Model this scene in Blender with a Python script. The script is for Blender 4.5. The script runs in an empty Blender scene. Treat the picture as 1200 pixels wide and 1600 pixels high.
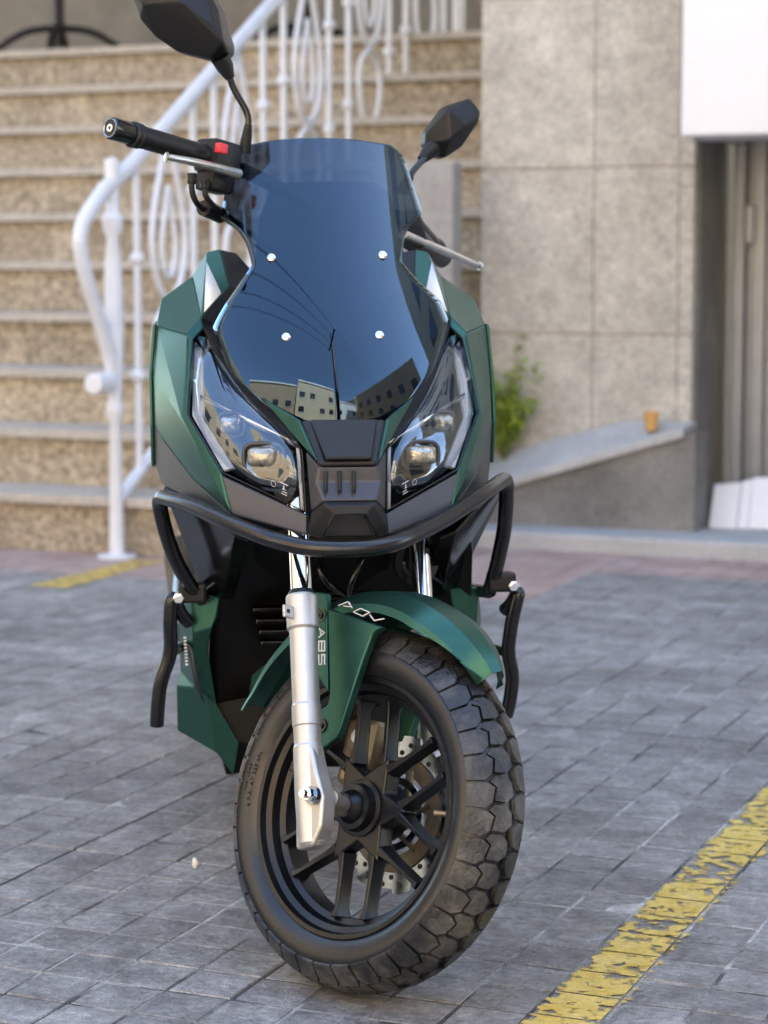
import bpy, bmesh, math, random
from mathutils import Vector, Matrix
random.seed(7)
S = bpy.context.scene
R = math.radians
# ------------------------------------------------------------------ camera
F = 3422.0; H = 1.0; PITCH = math.atan(380 / F); YAW = R(22.5)
cam = bpy.data.cameras.new('camera'); cam_o = bpy.data.objects.new('camera', cam)
S.collection.objects.link(cam_o); S.camera = cam_o
cam.sensor_fit = 'VERTICAL'; cam.sensor_height = 36; cam.lens = 36 * F / 1600
cam.clip_end = 500; cam.clip_start = 0.1
cam_o.location = (0, 0, H); cam_o.rotation_euler = (math.pi / 2 - PITCH, 0, YAW)
cam.dof.use_dof = True; cam.dof.focus_distance = 3.02; cam.dof.aperture_fstop = 5.2
# ------------------------------------------------------------------ world, sun, exposure
W = bpy.data.worlds.new('World'); S.world = W; W.use_nodes = True
nt = W.node_tree; bg = nt.nodes['Background']
sky = nt.nodes.new('ShaderNodeTexSky'); sky.sky_type = 'NISHITA'; sky.sun_disc = False
SUN_EL, SUN_AZ = R(50), R(18)          # azimuth clockwise from world +Y
sky.sun_elevation = SUN_EL; sky.sun_rotation = SUN_AZ
sky.air_density = 1.0; sky.dust_density = 0.6; sky.ozone_density = 2.5
nt.links.new(sky.outputs[0], bg.inputs[0]); bg.inputs[1].default_value = 0.15
sl = bpy.data.lights.new('sun', 'SUN'); sl.energy = 4.5; sl.angle = R(.53); sl.color = (1, .93, .82)
so = bpy.data.objects.new('sun', sl); S.collection.objects.link(so)
sd = Vector((math.sin(SUN_AZ) * math.cos(SUN_EL), math.cos(SUN_AZ) * math.cos(SUN_EL), math.sin(SUN_EL)))
so.rotation_euler = (-sd).to_track_quat('-Z', 'Y').to_euler(); so.location = (0, 0, 12)
vs = S.view_settings; vs.view_transform = 'Standard'; vs.look = 'None'; vs.gamma = 1; vs.exposure = 2.95
vs.use_curve_mapping = False
vs.use_white_balance = True; vs.white_balance_temperature = 7300; vs.white_balance_tint = 8
S.cycles.max_bounces = 8; S.cycles.transparent_max_bounces = 16

# ------------------------------------------------------------------ pixel helpers
CP, SP = math.cos(PITCH), math.sin(PITCH); CY, SY = math.cos(YAW), math.sin(YAW)
EYE = Vector((0, 0, H))
def ray(u, v):
    x = (u - 600) / F; y = -(v - 800) / F
    X, Y, Z = x, CP + SP * y, -SP + CP * y
    return Vector((X * CY - Y * SY, X * SY + Y * CY, Z))
def hit(u, v, p, n):
    d = ray(u, v); n = Vector(n); t = (Vector(p) - EYE).dot(n) / d.dot(n); return EYE + d * t
def gx(u, v, x): return hit(u, v, (x, 0, 0), (1, 0, 0))
def gy(u, v, y): return hit(u, v, (0, y, 0), (0, 1, 0))
def gz(u, v, z=0): return hit(u, v, (0, 0, z), (0, 0, 1))

# ------------------------------------------------------------------ materials
MATS = {}
def mat(name, col, rough=.5, metal=0, var=0, scale=8, bump=0, bscale=60, coat=0, col2=None, spec=.5, objrand=0, island=False, pos=False, grain=None, ramp=(.35, .68)):
    m = bpy.data.materials.new(name); m.use_nodes = True; t = m.node_tree; N = t.nodes; b = N['Principled BSDF']
    b.inputs['Base Color'].default_value = (*col, 1); b.inputs['Roughness'].default_value = rough
    b.inputs['Metallic'].default_value = metal; b.inputs['Coat Weight'].default_value = coat
    b.inputs['Coat Roughness'].default_value = .12; b.inputs['Specular IOR Level'].default_value = spec
    tc = N.new('ShaderNodeTexCoord'); src = None
    geo = N.new('ShaderNodeNewGeometry'); CO = geo.outputs['Position'] if pos else tc.outputs['Object']
    if var or col2:
        n = N.new('ShaderNodeTexNoise'); n.inputs['Scale'].default_value = scale; n.inputs['Detail'].default_value = 8
        n.inputs['Roughness'].default_value = .65
        t.links.new(CO, n.inputs['Vector'])
        r = N.new('ShaderNodeValToRGB'); r.color_ramp.elements[0].position = ramp[0]; r.color_ramp.elements[1].position = ramp[1]
        c2 = col2 or tuple(min(1, c * (1 + var)) for c in col)
        c1 = col if col2 else tuple(c * (1 - var) for c in col)
        r.color_ramp.elements[0].color = (*c1, 1); r.color_ramp.elements[1].color = (*c2, 1)
        t.links.new(n.outputs['Fac'], r.inputs[0]); src = r.outputs[0]
        rr = N.new('ShaderNodeMapRange'); rr.inputs['To Min'].default_value = max(.02, rough - .08); rr.inputs['To Max'].default_value = min(1, rough + .1)
        t.links.new(n.outputs['Fac'], rr.inputs['Value']); t.links.new(rr.outputs[0], b.inputs['Roughness'])
    if objrand:
        if island:
            g = N.new('ShaderNodeNewGeometry'); rv = g.outputs['Random Per Island']
        else:
            g = N.new('ShaderNodeObjectInfo'); rv = g.outputs['Random']
        mr = N.new('ShaderNodeMapRange'); mr.inputs['To Min'].default_value = 1 - objrand; mr.inputs['To Max'].default_value = 1 + objrand
        t.links.new(rv, mr.inputs['Value'])
        mx = N.new('ShaderNodeMix'); mx.data_type = 'RGBA'; mx.blend_type = 'MULTIPLY'; mx.inputs['Factor'].default_value = 1
        if src: t.links.new(src, mx.inputs['A'])
        else: mx.inputs['A'].default_value = (*col, 1)
        t.links.new(mr.outputs[0], mx.inputs['B']); src = mx.outputs['Result']
    for gs, ga, gp in (grain or ()):
        n3 = N.new('ShaderNodeTexNoise'); n3.inputs['Scale'].default_value = gs; n3.inputs['Detail'].default_value = 4; n3.inputs['Roughness'].default_value = .7
        t.links.new(CO, n3.inputs['Vector'])
        m3 = N.new('ShaderNodeMapRange'); m3.inputs['From Min'].default_value = .5 - gp; m3.inputs['From Max'].default_value = .5 + gp
        m3.inputs['To Min'].default_value = 1 - ga; m3.inputs['To Max'].default_value = 1 + ga
        t.links.new(n3.outputs['Fac'], m3.inputs['Value'])
        x3 = N.new('ShaderNodeMix'); x3.data_type = 'RGBA'; x3.blend_type = 'MULTIPLY'; x3.inputs['Factor'].default_value = 1
        if src: t.links.new(src, x3.inputs['A'])
        else: x3.inputs['A'].default_value = (*col, 1)
        t.links.new(m3.outputs[0], x3.inputs['B']); src = x3.outputs['Result']
    if src: t.links.new(src, b.inputs['Base Color'])
    if bump:
        n2 = N.new('ShaderNodeTexNoise'); n2.inputs['Scale'].default_value = bscale; n2.inputs['Detail'].default_value = 6
        t.links.new(CO, n2.inputs['Vector'])
        bp = N.new('ShaderNodeBump'); bp.inputs['Strength'].default_value = bump; bp.inputs['Distance'].default_value = .004
        t.links.new(n2.outputs['Fac'], bp.inputs['Height']); t.links.new(bp.outputs[0], b.inputs['Normal'])
    MATS[name] = m; return m
def glassy(name, tint, ior=1.5, rough=.0, refl=(1, 1, 1)):
    m = bpy.data.materials.new(name); m.use_nodes = True; t = m.node_tree; N = t.nodes
    N.remove(N['Principled BSDF']); o = N['Material Output']
    tr = N.new('ShaderNodeBsdfTransparent'); tr.inputs[0].default_value = (*tint, 1)
    gl = N.new('ShaderNodeBsdfGlossy'); gl.inputs['Roughness'].default_value = rough; gl.inputs['Color'].default_value = (*refl, 1)
    fr = N.new('ShaderNodeFresnel'); fr.inputs['IOR'].default_value = ior
    g = N.new('ShaderNodeNewGeometry'); 
    mx = N.new('ShaderNodeMixShader'); ml = N.new('ShaderNodeMath'); ml.operation = 'MULTIPLY'
    inv = N.new('ShaderNodeMath'); inv.operation = 'SUBTRACT'; inv.inputs[0].default_value = 1
    t.links.new(g.outputs['Backfacing'], inv.inputs[1])
    t.links.new(fr.outputs[0], ml.inputs[0]); t.links.new(inv.outputs[0], ml.inputs[1])
    t.links.new(ml.outputs[0], mx.inputs[0]); t.links.new(tr.outputs[0], mx.inputs[1]); t.links.new(gl.outputs[0], mx.inputs[2])
    t.links.new(mx.outputs[0], o.inputs[0]); MATS[name] = m; return m

mat('green', (.026, .096, .074), .36, .75, var=.10, scale=30, bump=.03, bscale=1500, grain=((900, .10, .2),))
mat('grey_panel', (.060, .060, .068), .42, .55, bump=.02, bscale=900)
mat('black_plastic', (.009, .009, .010), .42, 0, spec=.3, bump=.06, bscale=700)
mat('black_gloss', (.006, .006, .007), .14, 0, var=.3, scale=20)
mat('black_tube', (.006, .006, .007), .24, 0, var=.25, scale=30, bump=.02, bscale=300)
mat('black_wheel', (.005, .0055, .007), .30, .1, var=.3, scale=20, spec=.45)
mat('rubber', (.005, .006, .008), .30, 0, col2=(.013, .013, .014), scale=10, bump=.10, bscale=220)
mat('tread', (.012, .012, .013), .42, 0, col2=(.105, .100, .092), scale=13, bump=.5, bscale=160, ramp=(.42, .70), grain=((150, .35, .2),))
mat('inner_black', (.003, .003, .003), .42, 0, spec=.25, col2=(.009, .008, .006), scale=9, bump=.1, bscale=150)
mat('alloy', (.50, .49, .47), .42, .85, var=.08, scale=30, bump=.05, bscale=400)
mat('chrome', (.82, .82, .84), .06, 1)
mat('steel', (.26, .32, .40), .18, 1, var=.25, scale=40)
mat('lever', (.62, .60, .57), .3, .9, var=.1, scale=60)
mat('caliper', (.22, .18, .12), .4, .6, var=.25, scale=30)
mat('disc_brown', (.13, .115, .095), .45, .6, var=.3, scale=40)
mat('reflector', (.75, .75, .75), .12, 1)
mat('lamp_glass', (.34, .32, .26), .10, .6, coat=1, var=.5, scale=110, bump=.6, bscale=110)
mat('drl', (.40, .42, .46), .35, 0, var=.15, scale=300)
mat('housing', (.006, .006, .007), .35, spec=.3)
mat('white_mark', (.78, .78, .78), .45)
mat('dim_mark', (.42, .42, .43), .5)
mat('red', (.62, .03, .05), .4)
mat('seat', (.012, .012, .013), .6, bump=.2, bscale=250)
mat('mirror_glass', (.8, .82, .84), .03, 1)
mat('stone_step', (.285, .235, .170), .75, col2=(.40, .345, .265), scale=5, bump=.3, bscale=90, grain=((42, .50, .15), (140, .3, .2), (1.1, .22, .2)))
mat('stone_tread', (.42, .385, .335), .6, var=.12, scale=14, bump=.15, bscale=90, grain=((60, .2, .2),))
mat('granite', (.345, .325, .285), .72, col2=(.47, .445, .395), scale=4.5, bump=.3, bscale=70, objrand=.05, grain=((28, .20, .2), (75, .28, .18), (1.1, .10, .2)))
mat('granite_grey', (.24, .235, .225), .65, col2=(.34, .335, .32), scale=4, bump=.2, bscale=60, grain=((70, .2, .2), (1.5, .2, .2)))
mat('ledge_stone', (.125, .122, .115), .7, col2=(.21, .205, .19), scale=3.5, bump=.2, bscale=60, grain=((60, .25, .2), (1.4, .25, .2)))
mat('mortar', (.30, .265, .215), .9, var=.15)
mat('white_paint', (.66, .68, .72), .38, var=.05, scale=12)
mat('white_box', (.68, .69, .71), .45, var=.03)
mat('door_metal', (.34, .35, .36), .45, .2, var=.08)
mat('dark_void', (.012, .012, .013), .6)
mat('grout', (.055, .050, .045), .92, col2=(.42, .40, .37), scale=3.5, bump=.6, bscale=150, pos=True, ramp=(.44, .60), grain=((300, .3, .2), (40, .3, .2)))
mat('paver', (.150, .143, .136), .55, col2=(.30, .286, .27), scale=17, bump=.9, bscale=70, objrand=.17, pos=True, ramp=(.36, .74), grain=((420, .40, .16), (70, .34, .18), (1.6, .34, .2), (9, .22, .2)))
mat('paver_far', (.160, .153, .146), .55, col2=(.31, .296, .28), scale=17, bump=.9, bscale=70, objrand=.17, island=True, pos=True, ramp=(.36, .74), grain=((420, .40, .16), (70, .34, .18), (1.6, .34, .2), (9, .22, .2)))
mat('paver_pink', (.30, .195, .165), .7, col2=(.38, .29, .26), scale=6, bump=.2, bscale=50, objrand=.08, island=True, pos=True, grain=((120, .2, .2), (3, .12, .2)))
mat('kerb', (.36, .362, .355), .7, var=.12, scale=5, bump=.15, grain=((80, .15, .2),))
mat('pebble', (.72, .70, .66), .5, var=.1)
mat('cup', (.52, .28, .09), .6, var=.1)
mat('leaf', (.24, .34, .045), .5, objrand=.45, island=True)
mat('leaf_dry', (.30, .24, .06), .6, objrand=.3, island=True)
mat('stem', (.10, .11, .03), .7)
mat('bounce_paving', (.42, .38, .32), .85, var=.2, scale=3, bump=.2)  # unseen pale paving, lightened to bounce warm sun onto stairs and scooter
mat('facade', (.55, .46, .34), .8, var=.12, scale=1.2)
mat('facade_b', (.36, .27, .19), .8, var=.12, scale=1.2)
mat('window_dark', (.03, .035, .04), .08, coat=.5)
mat('back_wall', (.20, .20, .205), .8, var=.2, scale=4)
glassy('screen', (.27, .30, .345), 1.74, .002, (.58, .80, 1.0))  # blue gloss tint put in to deepen the reflected sky
glassy('lens', (.90, .91, .92), 2.1, .0, (.80, .90, 1.0))  # gloss tinted towards the blue of the sky it reflects
# worn yellow paint: flakes of bare paving show through
m = mat('yellow_paint', (.52, .34, .055), .72, col2=(.64, .47, .15), scale=22, bump=.3, bscale=120, pos=True, grain=((90, .22, .2), (400, .2, .2)))
t = m.node_tree; N = t.nodes; b = N['Principled BSDF']
tc = N.new('ShaderNodeTexCoord'); mp = N.new('ShaderNodeMapping'); mp.inputs['Scale'].default_value = (38, 40, 38)
n = N.new('ShaderNodeTexNoise'); n.inputs['Scale'].default_value = 1; n.inputs['Detail'].default_value = 7; n.inputs['Roughness'].default_value = .6
n2 = N.new('ShaderNodeTexNoise'); n2.inputs['Scale'].default_value = 5; n2.inputs['Detail'].default_value = 2
ad = N.new('ShaderNodeMath'); ad.operation = 'MULTIPLY_ADD'; ad.inputs[1].default_value = .45
gt = N.new('ShaderNodeMapRange'); gt.inputs['From Min'].default_value = .835; gt.inputs['From Max'].default_value = .735
t.links.new(tc.outputs['Object'], mp.inputs[0]); t.links.new(mp.outputs[0], n.inputs['Vector']); t.links.new(tc.outputs['Object'], n2.inputs['Vector'])
t.links.new(n2.outputs['Fac'], ad.inputs[0]); t.links.new(n.outputs['Fac'], ad.inputs[2])
uv = N.new('ShaderNodeUVMap'); sx = N.new('ShaderNodeSeparateXYZ'); t.links.new(uv.outputs[0], sx.inputs[0])   # u runs across the band: paint thins towards its edges
e1 = N.new('ShaderNodeMath'); e1.operation = 'SUBTRACT'; e1.inputs[1].default_value = .5; t.links.new(sx.outputs[0], e1.inputs[0])
e2 = N.new('ShaderNodeMath'); e2.operation = 'ABSOLUTE'; t.links.new(e1.outputs[0], e2.inputs[0])
e3 = N.new('ShaderNodeMapRange'); e3.inputs['From Min'].default_value = .36; e3.inputs['From Max'].default_value = .5; e3.inputs['To Max'].default_value = .20; t.links.new(e2.outputs[0], e3.inputs['Value'])
e4 = N.new('ShaderNodeMath'); t.links.new(ad.outputs[0], e4.inputs[0]); t.links.new(e3.outputs[0], e4.inputs[1])
t.links.new(e4.outputs[0], gt.inputs['Value']); t.links.new(gt.outputs[0], b.inputs['Alpha'])

# ------------------------------------------------------------------ mesh helpers
COL = S.collection
def link(name, me, m=None, parent=None, mods=None):
    o = bpy.data.objects.new(name, me); COL.objects.link(o)
    if m and me is not None and not me.materials: me.materials.append(MATS[m])
    if parent: o.parent = parent
    return o
def obj(name, bm, m, parent=None, smooth=None):
    me = bpy.data.meshes.new(name); bmesh.ops.recalc_face_normals(bm, faces=bm.faces) if smooth != 'raw' else None
    bm.to_mesh(me); bm.free()
    o = link(name, me, m, parent)
    if smooth and smooth != 'raw':
        me.polygons.foreach_set('use_smooth', [True] * len(me.polygons))
        if smooth is not True: me.set_sharp_from_angle(angle=R(smooth))
    return o
def tag(o, label=None, cat=None, group=None, kind=None):
    for k, v in (('label', label), ('category', cat), ('group', group), ('kind', kind)):
        if v: o[k] = v
    return o
def thing(name, label, cat, loc=(0, 0, 0), rz=0, group=None):
    o = bpy.data.objects.new(name, None); COL.objects.link(o); o.location = loc; o.rotation_euler = (0, 0, rz); o.empty_display_size = .05
    return tag(o, label, cat, group)
def B(): return bmesh.new()
def box(bm, lo, hi, bev=0):
    r = bmesh.ops.create_cube(bm, size=1); vs_ = r['verts']; lo = Vector(lo); hi = Vector(hi)
    for v in vs_: v.co = Vector((lo[i] + (v.co[i] + .5) * (hi[i] - lo[i]) for i in range(3)))
    if bev:
        es = list({e for v in vs_ for e in v.link_edges}); bmesh.ops.bevel(bm, geom=es, offset=bev, segments=2, affect='EDGES', profile=.6)
    return bm
def spline(pts, n=6):
    P = [Vector(p) for p in pts]
    if len(P) < 3: return P
    Q = [P[0] * 2 - P[1]] + P + [P[-1] * 2 - P[-2]]; out = []
    for i in range(1, len(Q) - 2):
        a, b_, c, d = Q[i - 1:i + 3]
        for k in range(n):
            t_ = k / n
            out.append(.5 * ((2 * b_) + (c - a) * t_ + (2 * a - 5 * b_ + 4 * c - d) * t_ ** 2 + (3 * b_ - a - 3 * c + d) * t_ ** 3))
    out.append(P[-1]); return out
def fillet(pts, rad=.03, n=6):
    P = [Vector(p) for p in pts]; out = [P[0]]
    for i in range(1, len(P) - 1):
        a, b_, c = P[i - 1:i + 2]; da, dc = a - b_, c - b_
        q = min(rad, da.length * .48, dc.length * .48); s, e = b_ + da.normalized() * q, b_ + dc.normalized() * q
        for k in range(n + 1):
            t_ = k / n; out.append(s * (1 - t_) ** 2 + b_ * 2 * t_ * (1 - t_) + e * t_ ** 2)
    out.append(P[-1]); return out
def tube(bm, pts, r, n=14, cap=True, flat=None, ref=None):
    P = [Vector(p) for p in pts]; rs = r if isinstance(r, (list, tuple)) else [r] * len(P)
    T = []
    for i in range(len(P)):
        d = (P[min(i + 1, len(P) - 1)] - P[max(i - 1, 0)])
        T.append(d.normalized() if d.length > 1e-9 else T[-1])
    up = Vector(ref) if ref else (Vector((0, 0, 1)) if abs(T[0].z) < .9 else Vector((1, 0, 0)))
    x = T[0].cross(up).normalized(); rings = []
    for p, t_, rr in zip(P, T, rs):
        x = (x - t_ * x.dot(t_)).normalized(); y = t_.cross(x)
        a, c = (rr, rr) if not flat else (rr * flat[0], rr * flat[1])
        rings.append([bm.verts.new(p + x * (a * math.cos(6.28318 * k / n)) + y * (c * math.sin(6.28318 * k / n))) for k in range(n)])
    for A, C in zip(rings, rings[1:]):
        for k in range(n): bm.faces.new((A[k], A[(k + 1) % n], C[(k + 1) % n], C[k]))
    if cap: bm.faces.new(rings[0][::-1]); bm.faces.new(rings[-1])
    return bm
def lathe(bm, prof, M=None, n=64, closed=True):
    # profile (x along the axle, radius); axis = X
    M = M or Matrix(); rings = []
    for k in range(n):
        a = 2 * math.pi * k / n
        rings.append([bm.verts.new(M @ Vector((x, -r * math.cos(a), r * math.sin(a)))) for x, r in prof])
    q = len(prof)
    for k in range(n):
        A, C = rings[k], rings[(k + 1) % n]
        for i in range(q if closed else q - 1):
            j = (i + 1) % q; bm.faces.new((A[i], A[j], C[j], C[i]))
    return bm
def prism(bm, pts, d, flip=False):
    # polygon extruded by vector d, with a lid on both ends
    d = Vector(d); a = [bm.verts.new(Vector(p)) for p in pts]; c = [bm.verts.new(Vector(p) + d) for p in pts]
    bm.faces.new(a); bm.faces.new(c[::-1])
    for i in range(len(a)):
        j = (i + 1) % len(a); bm.faces.new((a[i], c[i], c[j], a[j]))
    return bm
def bevel_mod(o, w=.003, seg=2, ang=25):
    md = o.modifiers.new('bevel', 'BEVEL'); md.width = w; md.segments = seg + (2 if w > .0055 else 0); md.limit_method = 'ANGLE'; md.angle_limit = R(ang); md.use_clamp_overlap = True
    o.data.polygons.foreach_set('use_smooth', [True] * len(o.data.polygons))
    try: md.harden_normals = True
    except Exception: pass
    return o
def hull(bm, pts):
    vs_ = [bm.verts.new(Vector(p)) for p in pts]; r = bmesh.ops.convex_hull(bm, input=vs_)
    bmesh.ops.delete(bm, geom=[g for g in r['geom_interior'] if isinstance(g, bmesh.types.BMVert)], context='VERTS')
    bmesh.ops.dissolve_limit(bm, angle_limit=R(2), verts=bm.verts, edges=bm.edges)
    return bm

# ================================================================== GROUND
TX, JW = .1, .004
bm = B(); box(bm, (-60, -60, -.3), (60, 60, -.012)); tag(obj('ground', bm, 'bounce_paving'), kind='structure')
bm = B(); box(bm, (-7.5, -1.5, -.011), (4, 7.42, -.0013)); pav = tag(obj('pavement', bm, 'grout'), kind='structure')
def tile_mesh(k):
    bm = B(); r_ = random.Random(k); h = TX / 2 - JW / 2; q = [(-h, -h), (h, -h), (h, h), (-h, h)]
    j = [(x + r_.uniform(-.0018, .0012) * (1 if x > 0 else -1), y + r_.uniform(-.0018, .0012) * (1 if y > 0 else -1)) for x, y in q]
    lo = [bm.verts.new((x, y, -.008)) for x, y in j]; md = [bm.verts.new((x, y, -.0022)) for x, y in j]
    hi = [bm.verts.new((x * .965, y * .965, r_.uniform(-.0007, .0007))) for x, y in j]
    for i in range(4):
        e = (i + 1) % 4; bm.faces.new((lo[i], lo[e], md[e], md[i])); bm.faces.new((md[i], md[e], hi[e], hi[i]))
    bm.faces.new(hi); me = bpy.data.meshes.new('paver'); bm.to_mesh(me); bm.free(); me.materials.append(MATS['paver']); return me
tmesh = [tile_mesh(k) for k in range(14)]
cells = []
for i in range(-74, 40):
    for j in range(-14, 74):
        x, y = (i + .5) * TX - .0145, (j + .5) * TX + .02
        if y > 7.37 or x < -7.4: continue
        pink = y > 6.93 or (y > 6.2 and x < -2.085)
        q = Vector((x, y, 0)) - EYE; fw = -x * SY + y * CY; rt = x * CY + y * SY
        vis = fw > 2.6 and abs(rt / fw) < .185 and q.z / fw > -.405
        cells.append((fw if vis else 99, x, y, pink))
cells.sort(key=lambda c: c[0])
near = [c for c in cells if not c[3]][:300]; ns = {(c[1], c[2]) for c in near}
for k, (_, x, y, p) in enumerate(near):
    o = bpy.data.objects.new('paver', tmesh[random.randrange(14)]); COL.objects.link(o); o.parent = pav
    o.location = (x, y, random.uniform(-.0006, .0006)); o.rotation_euler = (random.uniform(-.010, .010), random.uniform(-.010, .010), random.choice((0, math.pi / 2, math.pi)))
def tiles_joined(name, cs, m):
    V, Fc = [], []; h = TX / 2 - JW / 2
    for _, x, y, p in cs:
        n0 = len(V); z = [random.uniform(-.001, .001) for _ in range(4)]
        for dz, s in ((-.008, 1), (-.002, 1)): V += [(x + a * h * s, y + c * h * s, dz) for a, c in ((-1, -1), (1, -1), (1, 1), (-1, 1))]
        V += [(x + a * h * .96, y + c * h * .96, z[i]) for i, (a, c) in enumerate(((-1, -1), (1, -1), (1, 1), (-1, 1)))]
        for L_ in (0, 4):
            for i in range(4): e = (i + 1) % 4; Fc.append((n0 + L_ + i, n0 + L_ + e, n0 + L_ + 4 + e, n0 + L_ + 4 + i))
        Fc.append((n0 + 8, n0 + 9, n0 + 10, n0 + 11))
    me = bpy.data.meshes.new(name); me.from_pydata(V, [], Fc); o = link(name, me, m, pav); o['kind'] = 'stuff'; return o
tiles_joined('paver_field', [c for c in cells if not c[3] and (c[1], c[2]) not in ns], 'paver_far')
tiles_joined('pink_paver_field', [c for c in cells if c[3]], 'paver_pink')
# yellow lines painted over the pavers, broken at every joint
def paint(name, x0, x1, y0, y1):
    bm = B(); h = TX / 2 - .0022; uvl = bm.loops.layers.uv.new('UVMap')
    for _, x, y, p in cells:
        a, b_, c, d = max(x - h, x0), min(x + h, x1), max(y - h, y0), min(y + h, y1)
        if b_ - a < .004 or d - c < .004: continue
        q = [bm.verts.new((X, Y, .0024)) for X, Y in ((a, c), (b_, c), (b_, d), (a, d))]; f = bm.faces.new(q)
        for l in f.loops: l[uvl].uv = ((l.vert.co.x - x0) / (x1 - x0), 0)
    return tag(obj(name, bm, 'yellow_paint', smooth='raw'), kind='structure')
paint('yellow_line', -.915, -.800, 1.2, 6.4)
g1, g2 = gz(235, 880), gz(110, 920)
paint('yellow_line', g1.x - .10, g1.x + .05, g2.y, 6.6)
for (x0, x1, y0, y1) in ((-1.9175, -1.9115, 1.5, 5.2), (-3.2, -.3, round((gz(1000, 1145).y - .02) * 10) / 10 + .017, round((gz(1000, 1145).y - .02) * 10) / 10 + .023)):
    bm = B(); box(bm, (x0, y0, -.002), (x1, y1, -.0006)); obj('open_joint', bm, 'dark_void', pav)
bm = B(); box(bm, (-2.86, 7.40, -.02), (4, 7.80, .06), .012); tag(obj('kerb', bm, 'kerb'), kind='structure')
bm = B(); bmesh.ops.create_icosphere(bm, subdivisions=3, radius=1); g = gz(305, 1357)
for v in bm.verts: v.co = Vector((v.co.x * .0052, v.co.y * .0052, v.co.z * .0095)) * (1 + .08 * math.sin(v.co.x * 3 + v.co.z * 5)) + Vector((g.x, g.y, .0098))
tag(obj('pebble', bm, 'pebble', smooth=True), 'small white pebble lying alone on the grey pavers', 'pebble')

# ================================================================== STAIRS
SY0, RH, TD, NST = 6.69, .206, .30, 10
XW = gy(751, 300, 7.80).x
st = thing('staircase', 'wide granite staircase with ten speckled beige risers and grey treads', 'staircase', (0, 0, 0))
for i in range(NST):
    y = SY0 + i * TD; z = i * RH; dpt = TD + .02 if i < NST - 1 else 2.6
    bm = B(); box(bm, (-9.5, y + .02, z - (.02 if i == 0 else 0)), (XW - .003, y + .05, z + RH - .034)); obj('riser', bm, 'stone_step', st)
    bm = B(); box(bm, (-9.5, y - .022, z + RH - .0335), (XW - .004, y + dpt, z + RH), .004); obj('tread', bm, 'stone_tread', st)
LZ = NST * RH
# back wall and things on the landing
bm = B(); box(bm, (-9.5, 12.0, 0), (XW - .2, 12.2, 6)); tag(obj('back_wall', bm, 'back_wall'), 'grey rendered wall behind the top landing of the stairs', 'wall')
def bistro(u, y, name, label, k):
    c = gy(u, 60, y); t_ = thing(name, label, 'table', (c.x, y, LZ), group=None)
    bm = B(); tube(bm, [(0, 0, .10), (0, 0, .72)], .03); obj('column', bm, 'black_plastic', t_, 40)
    for a in range(4):
        an = a * math.pi / 2 + .4 + k; d = Vector((math.cos(an), math.sin(an), 0))
        bm = B(); tube(bm, spline([d * .02 + Vector((0, 0, .2)), d * .17 + Vector((0, 0, .18)), d * .31 + Vector((0, 0, .10)), d * .36 + Vector((0, 0, .02))], 5), .019, 8); obj('leg', bm, 'black_plastic', t_, 40)
    bm = B(); lathe(bm, [(.70, 0.001), (.70, .34), (.725, .35), (.735, .34), (.735, .001)], Matrix.Rotation(-math.pi / 2, 4, 'Y'), 32, False); obj('table_top', bm, 'black_plastic', t_, 30)
bistro(92, 10.2, 'pedestal_table', 'dark pedestal table with arched feet on the landing, beyond the bare steps', 0)
bistro(480, 10.6, 'pedestal_table', 'dark pedestal table on the landing, seen through the white railing', .5)

# ================================================================== STONE WALL, LEDGE, DOORWAY
YW = 7.80
wl = thing('stone_wall', 'tall speckled granite-clad wall beside the stairs', 'wall', (0, 0, 0))
XR = gy(1082, 500, YW).x
bm = B(); box(bm, (XW + .01, YW + .008, 0), (XR - .01, YW + 2.5, 6)); obj('backing', bm, 'mortar', wl)
zs = [0.06, gy(900, 522, YW).z, gy(900, 262, YW).z]; zs += [zs[2] + (zs[2] - zs[1]) * k for k in (1.02, 2.04, 3.06, 4.1, 5.1)]
xs = [XW, gy(850, 400, YW).x, gy(945, 400, YW).x, XR - .055]; xs = [XW, (XW + XR - .055) / 2 + .06, XR - .055]
for r_ in range(len(zs) - 1):
    for c in range(len(xs) - 1):
        bm = B(); dy = random.uniform(0, .003); box(bm, (xs[c] + .002, YW + dy, zs[r_] + .003), (xs[c + 1] - .002, YW + .034, zs[r_ + 1] - .003), .002); obj('stone_panel', bm, 'granite', wl)
for r_ in range(len(zs) - 1):
    bm = B(); box(bm, (XR - .052, YW - .004, zs[r_] + .002), (XR, YW + .0345, zs[r_ + 1] - .002), .002); obj('corner_strip', bm, 'granite', wl)
bm = B(); box(bm, (XR - .009, YW + .036, .06), (XR + .012, YW + .30, 6)); obj('return_panel', bm, 'ledge_stone', wl)  # darker stone chosen to put the jamb's shade into its colour
# grey cheek slab between the flight and the wall
c0 = gy(640, 250, 7.0); c1 = gy(748, 250, 7.0)
bm = B(); y0 = 7.52
a, b_ = gy(585, 255, y0), gy(749, 255, y0)
box(bm, (a.x, y0, 0), (min(b_.x, XW - .006), y0 + .10, a.z), .006)
ck = tag(obj('cheek_wall', bm, 'granite_grey'), 'smooth grey slab wall closing the side of the stairs', 'wall')
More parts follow.
